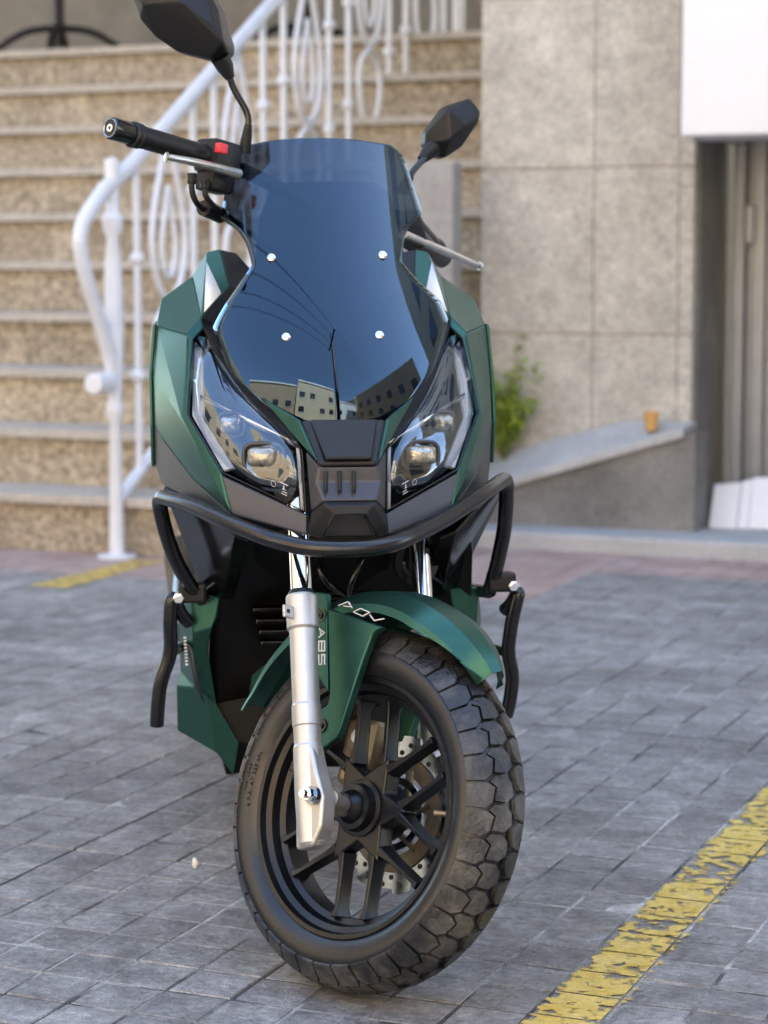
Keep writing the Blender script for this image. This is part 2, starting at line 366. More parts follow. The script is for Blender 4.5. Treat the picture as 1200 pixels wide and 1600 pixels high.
# sloping ledge wall
lw = thing('ledge_wall', 'low grey wall with a sloping stone coping below the granite wall', 'wall', (0, 0, 0))
YL = 7.62
pa, pb = gy(700, 775, YL), gy(1086, 664, YL)
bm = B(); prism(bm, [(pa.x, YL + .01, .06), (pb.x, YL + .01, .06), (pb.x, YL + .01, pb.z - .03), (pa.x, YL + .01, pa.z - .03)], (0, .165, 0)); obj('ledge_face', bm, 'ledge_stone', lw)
def ledge_front(x): return pa.z + (pb.z - pa.z) * (x - pa.x) / (pb.x - pa.x)
kb = [gy(700, 727, YW - .008), gy(976, 657, YW - .008), gy(1088, 659, YW - .008)]
kf = [Vector((q.x, YL - .012, ledge_front(q.x))) for q in kb]
for q, f_ in zip(kb, kf): f_.x = q.x; f_.z = max(.1, f_.z)
bm = B(); U, D_ = [[bm.verts.new(p) for p in row] for row in (kf, kb)], [[bm.verts.new(p - Vector((0, 0, .034))) for p in row] for row in (kf, kb)]
for i in (0, 1):
    bm.faces.new((U[0][i], U[0][i + 1], U[1][i + 1], U[1][i])); bm.faces.new((D_[0][i], D_[1][i], D_[1][i + 1], D_[0][i + 1]))
    bm.faces.new((D_[0][i], D_[0][i + 1], U[0][i + 1], U[0][i])); bm.faces.new((D_[1][i + 1], D_[1][i], U[1][i], U[1][i + 1]))
for i in (0, 2): bm.faces.new((D_[0][i], U[0][i], U[1][i], D_[1][i]))
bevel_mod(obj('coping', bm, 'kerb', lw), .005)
def ledge_z(x, y):
    i = 0 if x < kb[1].x else 1; t_ = (x - kb[i].x) / (kb[i + 1].x - kb[i].x); f_ = kf[i].lerp(kf[i + 1], t_).z; b_ = kb[i].lerp(kb[i + 1], t_).z
    return f_ + (b_ - f_) * (y - kf[0].y) / (kb[0].y - kf[0].y)
# cup on the coping
cx = gy(1018, 650, YL + .09); fz = ledge_z(cx.x, YL + .09)
bm = B(); Mz = Matrix.Translation((cx.x, YL + .09, fz - .002)) @ Matrix.Rotation(-math.pi / 2, 4, 'Y')
lathe(bm, [(0, .001), (0, .021), (.06, .028), (.063, .029), (.066, .028), (.062, .0255), (.004, .019), (.004, .001)], Mz, 28, False)
tag(obj('paper_cup', bm, 'cup', smooth=40), 'small orange-brown paper cup standing on the coping', 'cup')
# doorway
dw = thing('shop_door', 'grey metal folding door with a dark gap, under the white box', 'door', (0, 0, 0))
YD = 8.15
x0 = XR + .012; x1 = gy(1143, 500, YD).x; 
bm = B(); box(bm, (x0, YD + .2, .06), (x0 + 3, YD + .25, 3)); obj('dark_interior', bm, 'dark_void', dw)
px = [1143, 1160, 1172, 1192, 1212, 1232, 1256, 1280]
for k in range(len(px) - 1):
    a, b_ = gy(px[k], 500, YD).x, gy(px[k + 1], 500, YD).x; dy = (0, .05, .015, .045, 0, .05, .02)[k]
    bm = B(); box(bm, (a + .001, YD + dy, .07), (b_ - .001, YD + dy + .05, 2.6), .006); obj('door_profile', bm, 'door_metal', dw)
xk = gy(px[-1], 500, YD).x; k = 0
while xk < x0 + 2.9:
    bm = B(); wq = (.05, .03, .055, .045)[k % 4]; box(bm, (xk + .001, YD + (0, .05, .015, .045)[k % 4], .07), (xk + wq - .001, YD + (0, .05, .015, .045)[k % 4] + .05, 2.6), .006); obj('door_profile', bm, 'door_metal', dw); xk += wq; k += 1
h = gy(1171, 350, YD - .02); bm = B(); box(bm, (h.x - .014, YD - .03, h.z - .07), (h.x + .014, YD + .014, h.z + .07), .005); obj('hinge', bm, 'door_metal', dw)
# white box above the doorway
a = gy(1063, 213, 7.45)
bm = B(); box(bm, (a.x, 7.45, a.z), (a.x + 3, YW - .006, a.z + 1.6), .01); tag(obj('awning_box', bm, 'white_box'), 'large plain white box projecting over the grey metal door', 'awning box')
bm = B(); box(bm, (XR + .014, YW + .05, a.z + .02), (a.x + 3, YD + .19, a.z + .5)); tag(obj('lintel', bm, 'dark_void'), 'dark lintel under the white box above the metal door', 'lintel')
# white boards leaning by the door
for k, (u0, u1, v0, lb) in enumerate(((1116, 1158, 757, 'narrow white board leaning beside the door, nearest the low wall'), (1160, 1176, 752, 'thin white strip leaning between two boards at the door'), (1177, 1262, 747, 'wide white board leaning against the metal door'))):
    y = 7.86 + .012 * k; a, b_ = gy(u0, v0, y), gy(u1, v0 - 3, y)
    bm = B(); prism(bm, [(a.x, y - .07, .06), (b_.x, y - .07, .06), (b_.x, y, b_.z), (a.x, y, a.z)], (0, .018, 0)); tag(bevel_mod(obj('board', bm, 'white_box'), .003), lb, 'board', 'white boards by the door')

# ================================================================== RAILING
XRL = -3.76
rl = thing('stair_railing', 'white wrought-iron stair railing with a curled handrail end', 'railing', (0, 0, 0))
def rp(u, v, dx=0): return gx(u, v, XRL + dx)
nb = rp(183, 872); ny = nb.y
nt_ = rp(170, 258)
prof = [(0, .055), (.008, .055), (.012, .022), (.45, .022), (.47, .034), (.50, .036), (.52, .024), (.56, .030), (.75, .040), (.95, .034), (1.05, .024), (1.08, .040), (1.11, .042), (1.13, .026), (1.2, .026), (1.28, .030)]
hN = nt_.z; sc = hN / 1.28
bm = B(); lathe(bm, [(0, .001)] + [(x * sc, r * (1 if x > .02 else 1.4) * .88) for x, r in prof] + [(hN + .02, .026), (hN + .03, .001)], Matrix.Translation((XRL, ny, 0)) @ Matrix.Rotation(-math.pi / 2, 4, 'Y'), 24, False)
obj('newel_post', bm, 'white_paint', rl, 35)
# rails: line through points on the railing plane
hA, hB = rp(205, 258), rp(412, 20); sl_h = (hB.z - hA.z) / (hB.y - hA.y)
bA, bB = rp(195, 768), rp(640, 165); sl_b = (bB.z - bA.z) / (bB.y - bA.y)
yE = rp(716, 40).y
def hz(y): return hA.z + (y - hA.y) * sl_h
def bz(y): return bA.z + (y - bA.y) * sl_b
hp = [rp(178, 604), rp(172, 560), rp(152, 490), rp(129, 410), rp(128, 355), rp(160, 300)]
hp = spline(hp, 7) + [Vector((XRL, hA.y, hA.z)), Vector((XRL, yE, hz(yE)))]
bm = B(); tube(bm, hp, .031, 12, flat=(1.0, .75), ref=(1, 0, 0)); obj('handrail', bm, 'white_paint', rl, 60)
e = rp(155, 599); bm = B(); tube(bm, [(XRL, e.y - .045, e.z), (XRL, e.y + .06, e.z)], .036, 20); bevel_mod(obj('handrail_scroll', bm, 'white_paint', rl), .008)
bm = B(); tube(bm, [(XRL, ny, bz(ny)), (XRL, yE, bz(yE))], .024, 10, flat=(1, .8), ref=(1, 0, 0)); obj('bottom_rail', bm, 'white_paint', rl, 60)
bm = B(); tube(bm, [(XRL, yE, LZ), (XRL, yE, hz(yE) + .05)], .028, 14); obj('end_post', bm, 'white_paint', rl, 40)
US = [213, 263, 302, 335, 372, 412, 444, 482, 515, 545, 578, 608, 634, 664, 692]
for k, u in enumerate(US):
    y = rp(u, 300).y; z0, z1 = bz(y), hz(y); L_ = z1 - z0
    if k % 3 == 1:      # lyre baluster: two bowed bars crossing below a teardrop, with an inner loop
        spc = (rp(US[k + 1], 300).y - rp(US[k - 1], 300).y) / 2
        for s in (-1, 1):
            q = [(0, 1), (.20, .88), (.50, .72), (.58, .60), (.38, .48), (0, .42), (-.42, .36), (-.50, .26), (-.25, .12), (0, 0)]
            bm = B(); tube(bm, spline([(XRL, y + s * a * spc, z0 + L_ * t_) for a, t_ in q], 6), .0125, 8); obj('lyre_bar', bm, 'white_paint', rl, 60)
        bm = B(); q = [(0, .80), (.17, .68), (.24, .60), (.16, .53), (0, .50), (-.16, .53), (-.24, .60), (-.17, .68), (0, .80)]
        tube(bm, spline([(XRL, y + a * spc, z0 + L_ * t_) for a, t_ in q], 5), .010, 8); obj('inner_loop', bm, 'white_paint', rl, 60)
        continue
    bm = B(); tube(bm, [(XRL, y, z0 + L_ * t_) for t_ in (0, .29, .295, .31, .325, .33, .665, .67, .685, .70, .705, 1)], [.013, .013, .022, .028, .022, .013, .013, .022, .028, .022, .013, .013], 10); obj('baluster', bm, 'white_paint', rl, 40)

# ================================================================== WEED
gp = gy(788, 690, YL + .12); fz = ledge_z(gp.x, YL + .12)
wd = thing('weed', 'bushy green weed growing out of the joint at the wall foot', 'plant', (gp.x, YL + .12, fz - .003))
rw = random.Random(3); lb, ls = B(), B()
for s in range(34):
    a = rw.uniform(0, 6.28); hh = rw.uniform(.12, .36) if s < 28 else rw.uniform(.36, .50); sp_ = rw.uniform(.04, .16)
    p = [Vector((0, 0, 0)), Vector((math.cos(a) * sp_ * .5, math.sin(a) * sp_ * .25, hh * .55)), Vector((math.cos(a) * sp_, math.sin(a) * sp_ * .4, hh))]
    c = spline(p, 5); tube(ls, c, [.0035 * (1 - .08 * i) for i in range(len(c))], 5)
    for q in range(24 if s < 28 else 14):
        t_ = rw.uniform(.25, 1); b0 = c[min(len(c) - 1, int(t_ * len(c)))]; d = Vector((rw.uniform(-1, 1), rw.uniform(-1, 1), rw.uniform(-.3, .9))).normalized()
        n_ = d.cross(Vector((rw.uniform(-1, 1), rw.uniform(-1, 1), 1))).normalized(); l = rw.uniform(.018, .04); w = l * .3
        vv = [lb.verts.new(b0 + x) for x in (Vector(), d * l * .5 + n_ * w, d * l, d * l * .5 - n_ * w)]; lb.faces.new(vv)
obj('stems', ls, 'stem', wd, True)['kind'] = 'stuff'; obj('leaves', lb, 'leaf', wd, 'raw')['kind'] = 'stuff'

# ================================================================== SCOOTER
BD = R(7); OXc, OYc = -.055, 3.08
b0 = Vector((OXc * CY - OYc * SY, OXc * SY + OYc * CY, 0))
bike = thing('motor_scooter', 'dark green adventure-style scooter with smoked windscreen, parked with its front wheel turned', 'scooter', b0, YAW + BD)
MB = Matrix.Translation(b0) @ Matrix.Rotation(YAW + BD, 4, 'Z'); MBI = MB.inverted()
EL = MBI @ EYE
def lray(u, v): return (MBI.to_3x3() @ ray(u, v))
def L(u, v, y):
    d = lray(u, v); t_ = (y - EL.y) / d.y; return EL + d * t_
def LP(u, v, p, n):
    d = lray(u, v); n = Vector(n); t_ = (Vector(p) - EL).dot(n) / d.dot(n); return EL + d * t_
def pr(ul, vl, ur, vr, y):
    a, c = L(ul, vl, y), L(ur, vr, y); return Vector(((a.x - c.x) / 2, y, (a.z + c.z) / 2))
def mir(p): return Vector((-p[0], p[1], p[2]))
def orient(bm):
    bmesh.ops.recalc_face_normals(bm, faces=bm.faces); s_ = Vector()
    for f in bm.faces: s_ += f.normal * f.calc_area()
    if s_.y > 0: bmesh.ops.reverse_faces(bm, faces=bm.faces)
def panel(name, faces, m, parent, thick=.006, bev=.003, mirror=False, weld=True, sub=0, flipn=False):
    bm = B(); vm = {}
    def V(p):
        p = mir(p) if mirror else Vector(p); k = tuple(round(c, 5) for c in p)
        if k not in vm: vm[k] = bm.verts.new(p)
        return vm[k]
    for f in faces: bm.faces.new([V(p) for p in f])
    orient(bm)
    if flipn: bmesh.ops.reverse_faces(bm, faces=bm.faces)
    me = bpy.data.meshes.new(name); bm.to_mesh(me); bm.free(); o = link(name, me, m, parent)
    if sub:
        md = o.modifiers.new('sub', 'SUBSURF'); md.levels = md.render_levels = sub
    md = o.modifiers.new('solid', 'SOLIDIFY'); md.thickness = thick; md.offset = -1
    if bev: bevel_mod(o, bev, 2, 20)
    else: me.polygons.foreach_set('use_smooth', [True] * len(me.polygons))
    return o
def both(name, faces, m, parent, **k): return [panel(name, faces, m, parent, mirror=q, **k) for q in (False, True)]
def tri_strip(A, C): return [(A[i], A[i + 1], C[i + 1], C[i]) for i in range(len(A) - 1)]

# ---- key points of the front, averaged from both sides (rider's right = image left)
lA = pr(320, 518, 704, 502, .250); lB = pr(298, 541, 721, 517, .235); lC = pr(289, 657, 747, 634, .150)
lD = pr(340, 746, 713, 726, .060); lE = pr(470, 803, 594, 797, -.020); lF = pr(464, 706, 594, 699, .005)
lG = pr(361, 600, 676, 585, .150); lH = pr(405, 655, 640, 643, .070)
rA = pr(317, 503, 707, 487, .262); rB = pr(292, 529, 729, 512, .245); rC = pr(281, 665, 753, 640, .160)
rD = pr(328, 757, 722, 735, .070); rT = pr(355, 810, 702, 793, .045)
oA = pr(248, 517, 762, 498, .330); oB = pr(245, 600, 772, 570, .325); oC = pr(250, 672, 778, 648, .300)
oD = pr(262, 697, 770, 675, .262); oE = pr(296, 752, 742, 735, .150)
oF = pr(257, 736, 780, 716, .310); oG = pr(266, 770, 776, 738, .270); oH = pr(310, 796, 745, 765, .140)
tA = pr(264, 477, 752, 457, .395); tB = pr(316, 437, 705, 425, .410); tC = pr(332, 399, 676, 388, .400); tD = pr(355, 395, 660, 383, .400)
tE = pr(363, 452, 652, 440, .330); tF = pr(390, 402, 640, 388, .420)
print('sym check', [round(L(a, b_, y).x + L(c, d, y).x, 3) for a, b_, c, d, y in ((320, 518, 704, 502, .25), (289, 657, 747, 634, .15), (470, 803, 594, 797, -.02), (248, 517, 762, 498, .33), (250, 672, 778, 648, .30), (355, 810, 702, 793, .045))])
# side fairing: strip round the lamp, outer faces, folded top fin
sf = both('side_fairing', [(lA, rA, rB, lB), (lB, rB, rC, lC), (lC, rC, rD, lD), (lD, rD, rT),
     (rB, oA, oB, rC), (rC, oB, oC), (rC, oC, oD, oE, rD), (rD, oE, rT)], 'green', bike, thick=.008, bev=.007)
sA, sB, sC, sD = (Vector((p.x * 1.0, p.y + d, p.z)) for p, d in ((oA, .30), (oB, .34), (oC, .36), (oF, .34)))
for q, q2 in ((sA, .96), (sB, .97), (sC, .97), (sD, .94)): q.x *= q2
both('side_panel', [(oA, sA, sB, oB), (oB, sB, sC, oC), (oC, sC, sD, oF)], 'green', bike, thick=.006, flipn=False)
both('grey_side_panel', [(oC, oF, oD), (oD, oF, oG, oE), (oE, oG, oH, rT)], 'grey_panel', bike, thick=.006, bev=.002)
tAb, tBb, tCb = tA + Vector((.01, .22, -.03)), tB + Vector((.015, .22, -.05)), tC + Vector((.03, .2, -.06))
both('top_fairing', [(rB, oA, tA, tB), (rA, rB, tB), (oA, sA, tAb, tA), (tA, tAb, tBb, tB)], 'green', bike, thick=.006, bev=.006)
fin = both('fin', [(rA, tB, tC), (rA, tC, tD, tE), (tB, tBb, tCb, tC), (tC, tCb, tD)], 'green', bike, thick=.006, bev=.002)
for q, f in zip((0, 1), fin):   # white flash on the fin
    m_ = (lambda p: mir(p)) if q else (lambda p: p)
    e1 = tC.lerp(tE, .05); a = [tC.lerp(rA, .18), tE.lerp(rA, .30), rA.lerp(tE, .10), rA.lerp(tC, .08)]
    nrm = (tC - rA).cross(tE - rA).normalized(); nrm = -nrm if nrm.y > 0 else nrm
    panel('white_flash', [[p + nrm * .0035 for p in (a[0], a[1], a[2])]], 'white_mark', f, thick=.001, bev=0, mirror=bool(q))
wp1, wp2, wp3, wp4 = L(412, 470, .345), L(380, 535, .29), L(408, 592, .20), L(440, 640, .12)
both('dash_wing', [(tD, tF, L(402, 430, .37), wp1, tE), (tE, wp1, wp2, rA)], 'black_plastic', bike, thick=.006)
dk_ = Vector((0, .006, 0)); both('lamp_surround', [(rA + dk_, wp2, wp3, lG + dk_, lA + dk_), (lG + dk_, wp3, wp4, lH + dk_), (lH + dk_, wp4, lF + dk_ * 2)], 'black_plastic', bike, thick=.005, bev=.002)

# ---- headlights: dark bowl, lamps, light strip, clear lens
for q in (0, 1):
    mm = mir if q else (lambda p: Vector(p))
    dp = Vector((0, .045, -.004))
    bowl = [p + dp * k for p, k in ((lA, .5), (lB, .5), (lC, .9), (lD, 1), (lE, .9), (lF, 1), (lH, 1), (lG, .9))]
    cen = sum(bowl, Vector()) / 8
    hd = panel('headlight', [(bowl[i], bowl[(i + 1) % 8], cen) for i in range(8)], 'housing', bike, thick=.004, bev=0, mirror=bool(q))
    rim_o = [lA, lB, lC, lD, lE, lF, lH, lG]
    panel('lamp_wall', [(rim_o[i], rim_o[(i + 1) % 8], bowl[(i + 1) % 8], bowl[i]) for i in range(8)], 'housing', hd, thick=.002, bev=0, mirror=bool(q))
    # light strip along the outer edge
    def st_(a, c, t_, dz=.0): p = a.lerp(c, t_); return p
    inn = [lB.lerp(lG, .26), lC.lerp(lF, .15), lD.lerp(lF, .17)]; out = [lB.lerp(lG, .07), lC.lerp(lF, .05), lD.lerp(lF, .04)]
    off = Vector((0, .014, 0))
    panel('light_strip', [(out[0] + off, inn[0] + off, inn[1] + off, out[1] + off), (out[1] + off, inn[1] + off, inn[2] + off, out[2] + off)], 'drl', hd, thick=.006, bev=.001, mirror=bool(q))
    panel('edge_strip', [(lF.lerp(lC, .03) + off * .4, lF.lerp(lC, .055) + off * .4, lE.lerp(lD, .065) + off * .4, lE.lerp(lD, .035) + off * .4)], 'drl', hd, thick=.004, bev=0, mirror=bool(q))
    # chrome shelf above the lamps
    pa_, pb_ = lC.lerp(lG, .30), lF.lerp(lC, .05)
    panel('shelf', [(pa_ + Vector((0, .010, .012)), pb_ + Vector((0, .010, .006)), pb_ + Vector((0, .034, -.012)), pa_ + Vector((0, .034, -.014)))], 'reflector', hd, thick=.002, bev=0, mirror=bool(q))
    for (ul, vl, ur, vr, y, a_, c_, nm) in ((400, 719, 647, 707, .035, .023, .0145, 'low_beam'), (352, 668, 684, 657, .105, .015, .013, 'high_beam')):
        c = pr(ul, vl, ur, vr, y); c = mm(c); sg = -1 if q else 1
        ax_ = Vector((-.30 * sg, -1, .02)).normalized(); xx = ax_.cross(Vector((0, 0, 1))).normalized(); zz = xx.cross(ax_)
        def dome(bm, rx, rz, dep, n=28, rings=6, sq=4.5):
            R_ = []
            for i in range(rings + 1):
                t_ = i / rings * math.pi / 2; R_.append([])
                for k in range(n):
                    an = 6.28318 * k / n; ca, sa = math.cos(an), math.sin(an); s_ = (abs(ca) ** sq + abs(sa) ** sq) ** (-1 / sq)
                    R_[-1].append(bm.verts.new(c + xx * (rx * s_ * ca * math.cos(t_)) + zz * (rz * s_ * sa * math.cos(t_)) + ax_ * (dep * math.sin(t_)))) if i < rings else None
            for A, C in zip(R_[:-2], R_[1:-1]):
                for k in range(n): bm.faces.new((A[k], A[(k + 1) % n], C[(k + 1) % n], C[k]))
            tp = bm.verts.new(c + ax_ * dep); A = R_[-2]
            for k in range(n): bm.faces.new((A[k], A[(k + 1) % n], tp))
            return bm
        lo_ = obj(nm, dome(B(), a_, c_, .016), 'lamp_glass', hd, 60)
        bm = B(); ring = [c - ax_ * .004 + xx * (a_ * 1.28 * math.copysign(abs(math.cos(x_)) ** .62, math.cos(x_))) + zz * (c_ * 1.34 * math.copysign(abs(math.sin(x_)) ** .62, math.sin(x_))) for x_ in [6.28318 * k / 32 for k in range(33)]]
        tube(bm, ring, .0032, 8, cap=False); obj('bezel', bm, 'grey_panel', hd, 60)
    # lens, gently domed
    cn = sum(rim_o, Vector()) / 8 + Vector((0, -.034, -.012)); mid = [p.lerp(cn, .5) + Vector((0, -.010, -.001)) for p in rim_o]
    fs = []
    rim_ = [p + Vector((0, -.0015, 0)) for p in rim_o]
    for i in range(8):
        j = (i + 1) % 8; fs += [(rim_[i], rim_[j], mid[j], mid[i]), (mid[i], mid[j], cn)]
    panel('lens', fs, 'lens', hd, thick=.0025, bev=0, mirror=bool(q), sub=1)
    # moulded certification marks
    base = lE.lerp(lD, .30).lerp(lF, .16) + Vector((0, -.003, 0)); ex = (lD - lE).normalized(); ez = Vector((0, 0, 1))
    bm = B()
    for (dx, dz, w, hh) in ((0, .012, .013, .0016), (.001, .007, .002, .005), (.001, .004, .006, .0013), (-.001, .0005, .008, .0013), (.0005, -.003, .010, .0014)):
        c = base + ex * dx + ez * dz; vv = [bm.verts.new(mm(c + ex * (sx * w / 2) + ez * (sz * hh / 2))) for sx, sz in ((-1, -1), (1, -1), (1, 1), (-1, 1))]; bm.faces.new(vv)
    tube(bm, [mm(base + ex * (.019 + .004 * math.cos(x_)) + ez * (.005 + .004 * math.sin(x_))) for x_ in [6.28318 * k / 14 for k in range(15)]], .0004, 4)
    obj('lens_mark', bm, 'dim_mark', hd, 'raw')

# ---- nose: centre panel, ribs, bumper, chin, cheeks, green slivers
nA = pr(458, 656, 592, 652, .020); nB = pr(484, 727, 576, 722, -.050); nC = pr(466, 708, 593, 701, -.012)
nD = pr(475, 800, 592, 797, -.042); nE = pr(490, 785, 571, 781, -.062); nF = pr(494, 793, 569, 788, -.072); nG = pr(470, 838, 600, 832, -.040)
nH = pr(480, 755, 582, 750, -.046)
X0 = lambda p: Vector((0, p.y, p.z))
cp = panel('nose_panel', [(nA, nB, mir(nB), mir(nA))], 'black_plastic', bike, thick=.012, bev=.006)
pi = [p.lerp(X0(p), .22) + Vector((0, -.006, 0)) for p in (nA, nB)]; pi[1] = pi[1] + Vector((0, .006, .009))
panel('nose_inset', [(pi[0], pi[1] + Vector((0, -.004, 0)), mir(pi[1]) + Vector((0, -.004, 0)), mir(pi[0]))], 'black_plastic', cp, thick=.006, bev=.003)
dn = Vector((0, .004, -.004)); nB2 = nB + dn
panel('centre_cowl', [(nC, nB2, nH), (nC, nH, nD), (nH, nE, nD), (nB2, mir(nB2), mir(nH), nH), (nH, mir(nH), mir(nE), nE), (mir(nC), mir(nH), mir(nB2)), (mir(nC), mir(nD), mir(nH)), (mir(nH), mir(nD), mir(nE))], 'grey_panel', bike, thick=.010, bev=.003)
for ul in (509, 531, 553):
    a, b_ = L(ul, 738, -.0545), L(ul, 769, -.0615); bm = B(); tube(bm, [a + Vector((0, .002, 0)), a.lerp(b_, .1), b_.lerp(a, .1), b_ + Vector((0, .002, 0))], .0028, 8); obj('rib', bm, 'black_plastic', bike, 60)
bp_ = [nD, nE, nF, nG]
f1, f2, f3 = pr(491, 846, 577, 838, -.060), pr(508, 806, 557, 803, -.074), pr(480, 850, 590, 842, -.045)
panel('beak', [(nD, nE, nF, nG), (nE, mir(nE), mir(nF), nF), (mir(nD), mir(nG), mir(nF), mir(nE)), (nF, f2, f1, nG), (nF, mir(nF), mir(f2), f2), (mir(nF), mir(nG), mir(f1), mir(f2))], 'black_plastic', bike, thick=.008, bev=.003)
g1_, g2_ = f1 + Vector((0, .03, 0)), f2 + Vector((0, .03, -.004))
panel('beak_insert', [(g1_, g2_, mir(g2_), mir(g1_))], 'grey_panel', bike, thick=.006, bev=.002)
panel('beak_roof', [(f2, mir(f2), mir(g2_), g2_), (f2, g2_, g1_, f1), (mir(f2), mir(f1), mir(g1_), mir(g2_))], 'black_plastic', bike, thick=.003, bev=0)
kA = lD + Vector((0, .002, -.004)); both('cheek_panel', [(lE + Vector((.0, 0, -.003)), nG, rT + Vector((.002, 0, 0)), lD + Vector((0, 0, -.003)))], 'grey_panel', bike, thick=.008, bev=.003)
gA, gB, gC, gD = pr(398, 622, 640, 618, .090), pr(455, 657, 592, 653, .020), pr(484, 722, 577, 717, -.045), pr(466, 702, 594, 695, -.004)
both('green_sliver', [(gA, gB + Vector((-.002, 0, 0)), gC + Vector((-.003, 0, 0)), gD)], 'green', bike, thick=.006, bev=.002)

# ---- dark body behind: instrument cowl, throat, inner fender, side cowls
bm = B(); prev = None
rows = [(286, 448, 590, .47), (300, 425, 612, .46), (340, 410, 625, .45), (420, 402, 640, .44), (500, 380, 660, .36), (580, 380, 665, .24), (640, 420, 630, .12), (700, 440, 620, .07)]
R_ = []
for v, ul, ur, y in rows:
    a, c = L(ul, v, y), L(ur, v, y)
    R_.append([bm.verts.new(a.lerp(c, k / 8) + Vector((0, .05 * abs(k / 4 - 1) ** 2 + .0, 0))) for k in range(9)])
R_.append([bm.verts.new(v.co + Vector((0, .02, -.10))) for v in R_[-1]])
R_.insert(0, [bm.verts.new(v.co + Vector((0, .22, -.02))) for v in R_[0]])
for A, C in zip(R_, R_[1:]):
    for k in range(8): bm.faces.new((A[k], A[k + 1], C[k + 1], C[k]))
o = obj('instrument_cowl', bm, 'black_plastic', bike, 50); md = o.modifiers.new('s', 'SOLIDIFY'); md.thickness = .006; md.offset = 0
# inner fender behind the wheel, with slots
bm = B(); iv = [(690, .10, 350, 700), (770, .16, 330, 735), (860, .30, 322, 748), (960, .40, 325, 745), (1060, .45, 322, 745), (1150, .46, 335, 735), (1210, .46, 350, 720)]
R_ = []
for v, y, ul, ur in iv:
    a, c = L(ul + 4, v, y), L(ur - 10, v, y); R_.append([bm.verts.new(a.lerp(c, k / 10) + Vector((0, .06 * (1 - abs(k / 5 - 1) ** 2), 0))) for k in range(11)])
for A, C in zip(R_, R_[1:]):
    for k in range(10): bm.faces.new((A[k], A[k + 1], C[k + 1], C[k]))
inf = obj('inner_fender', bm, 'inner_black', bike, 50); md = inf.modifiers.new('s', 'SOLIDIFY'); md.thickness = .006; md.offset = 0
for k, (v, ul) in enumerate(((954, 395), (972, 400), (989, 405), (1006, 408))):
    a = L(ul, v, .395 + .01 * k); bm = B(); box(bm, a + Vector((0, 0, -.0035)), a + Vector((.075 - .006 * k, .03, .0035)), .002); obj('fender_slot', bm, 'black_gloss', inf)
# glossy black side cowls under the crash bar
cA, cB, cC, cD = pr(266, 775, 776, 742, .26), pr(330, 805, 715, 790, .12), pr(372, 840, 690, 830, .12), L(346, 938, .34)
cE, cF = L(316, 926, .36), pr(400, 850, 668, 840, .14)
scw = both('side_cowl', [(cA, cB, cD, cE), (cB, cC, cD), (cC, cF, L(366, 938, .40), cD)], 'black_gloss', bike, thick=.006, bev=.004); scw[1].location.x = .028
# leg shields
hA_, hB_, hC_, hD_ = L(297, 925, .37), L(345, 925, .36), L(338, 965, .36), L(325, 1011, .385)
hE_, hF_, hG_ = L(279, 975, .44), L(301, 990, .37), L(332, 980, .36)
hH_, hI_, hJ_ = L(281, 1046, .47), L(275, 1072, .46), L(276, 1142, .46)
hK_, hM_, hN_ = L(339, 1177, .42), L(366, 1210, .42), L(374, 1161, .43)
hO_, hP_ = L(339, 1102, .42), L(326, 1090, .40)
hQ_ = L(305, 1075, .40)
lsh = both('leg_shield', [(hA_, hB_, hC_, hG_, hF_), (hA_, hF_, hE_), (hF_, hG_, hD_, hO_, hP_, hQ_), (hE_, hF_, hQ_, hH_), (hH_, hQ_, hI_), (hI_, hQ_, hP_, hK_, hJ_), (hP_, hO_, hN_, hM_, hK_)], 'green', bike, thick=.008, bev=.003); lsh[1].location.x = .046
for q in (0, 1):
    mm = mir if q else (lambda p: Vector(p)); a = [L(296, 1005, .383), L(301, 1010, .380), L(322, 1098, .39), L(306, 1066, .392)]
    nn = Vector((-.6, -.8, 0)); panel('grey_flash', [[p + nn * .006 for p in a]], 'grey_panel', bike, thick=.001, bev=0, mirror=bool(q)).location.x = .046 * q
    bm = B()
    for k in range(9):
        c = L(294.5 + .35 * k, 995 + 5.2 * k, .385) + nn * .010; vv = [bm.verts.new(mm(c + Vector((sx * .0022, 0, sz * .0016)))) for sx, sz in ((-1, -1), (1, -1), (1, 1), (-1, 1))]; bm.faces.new(vv)
    obj('side_lettering', bm, 'white_mark', bike, 'raw').location.x = .046 * q

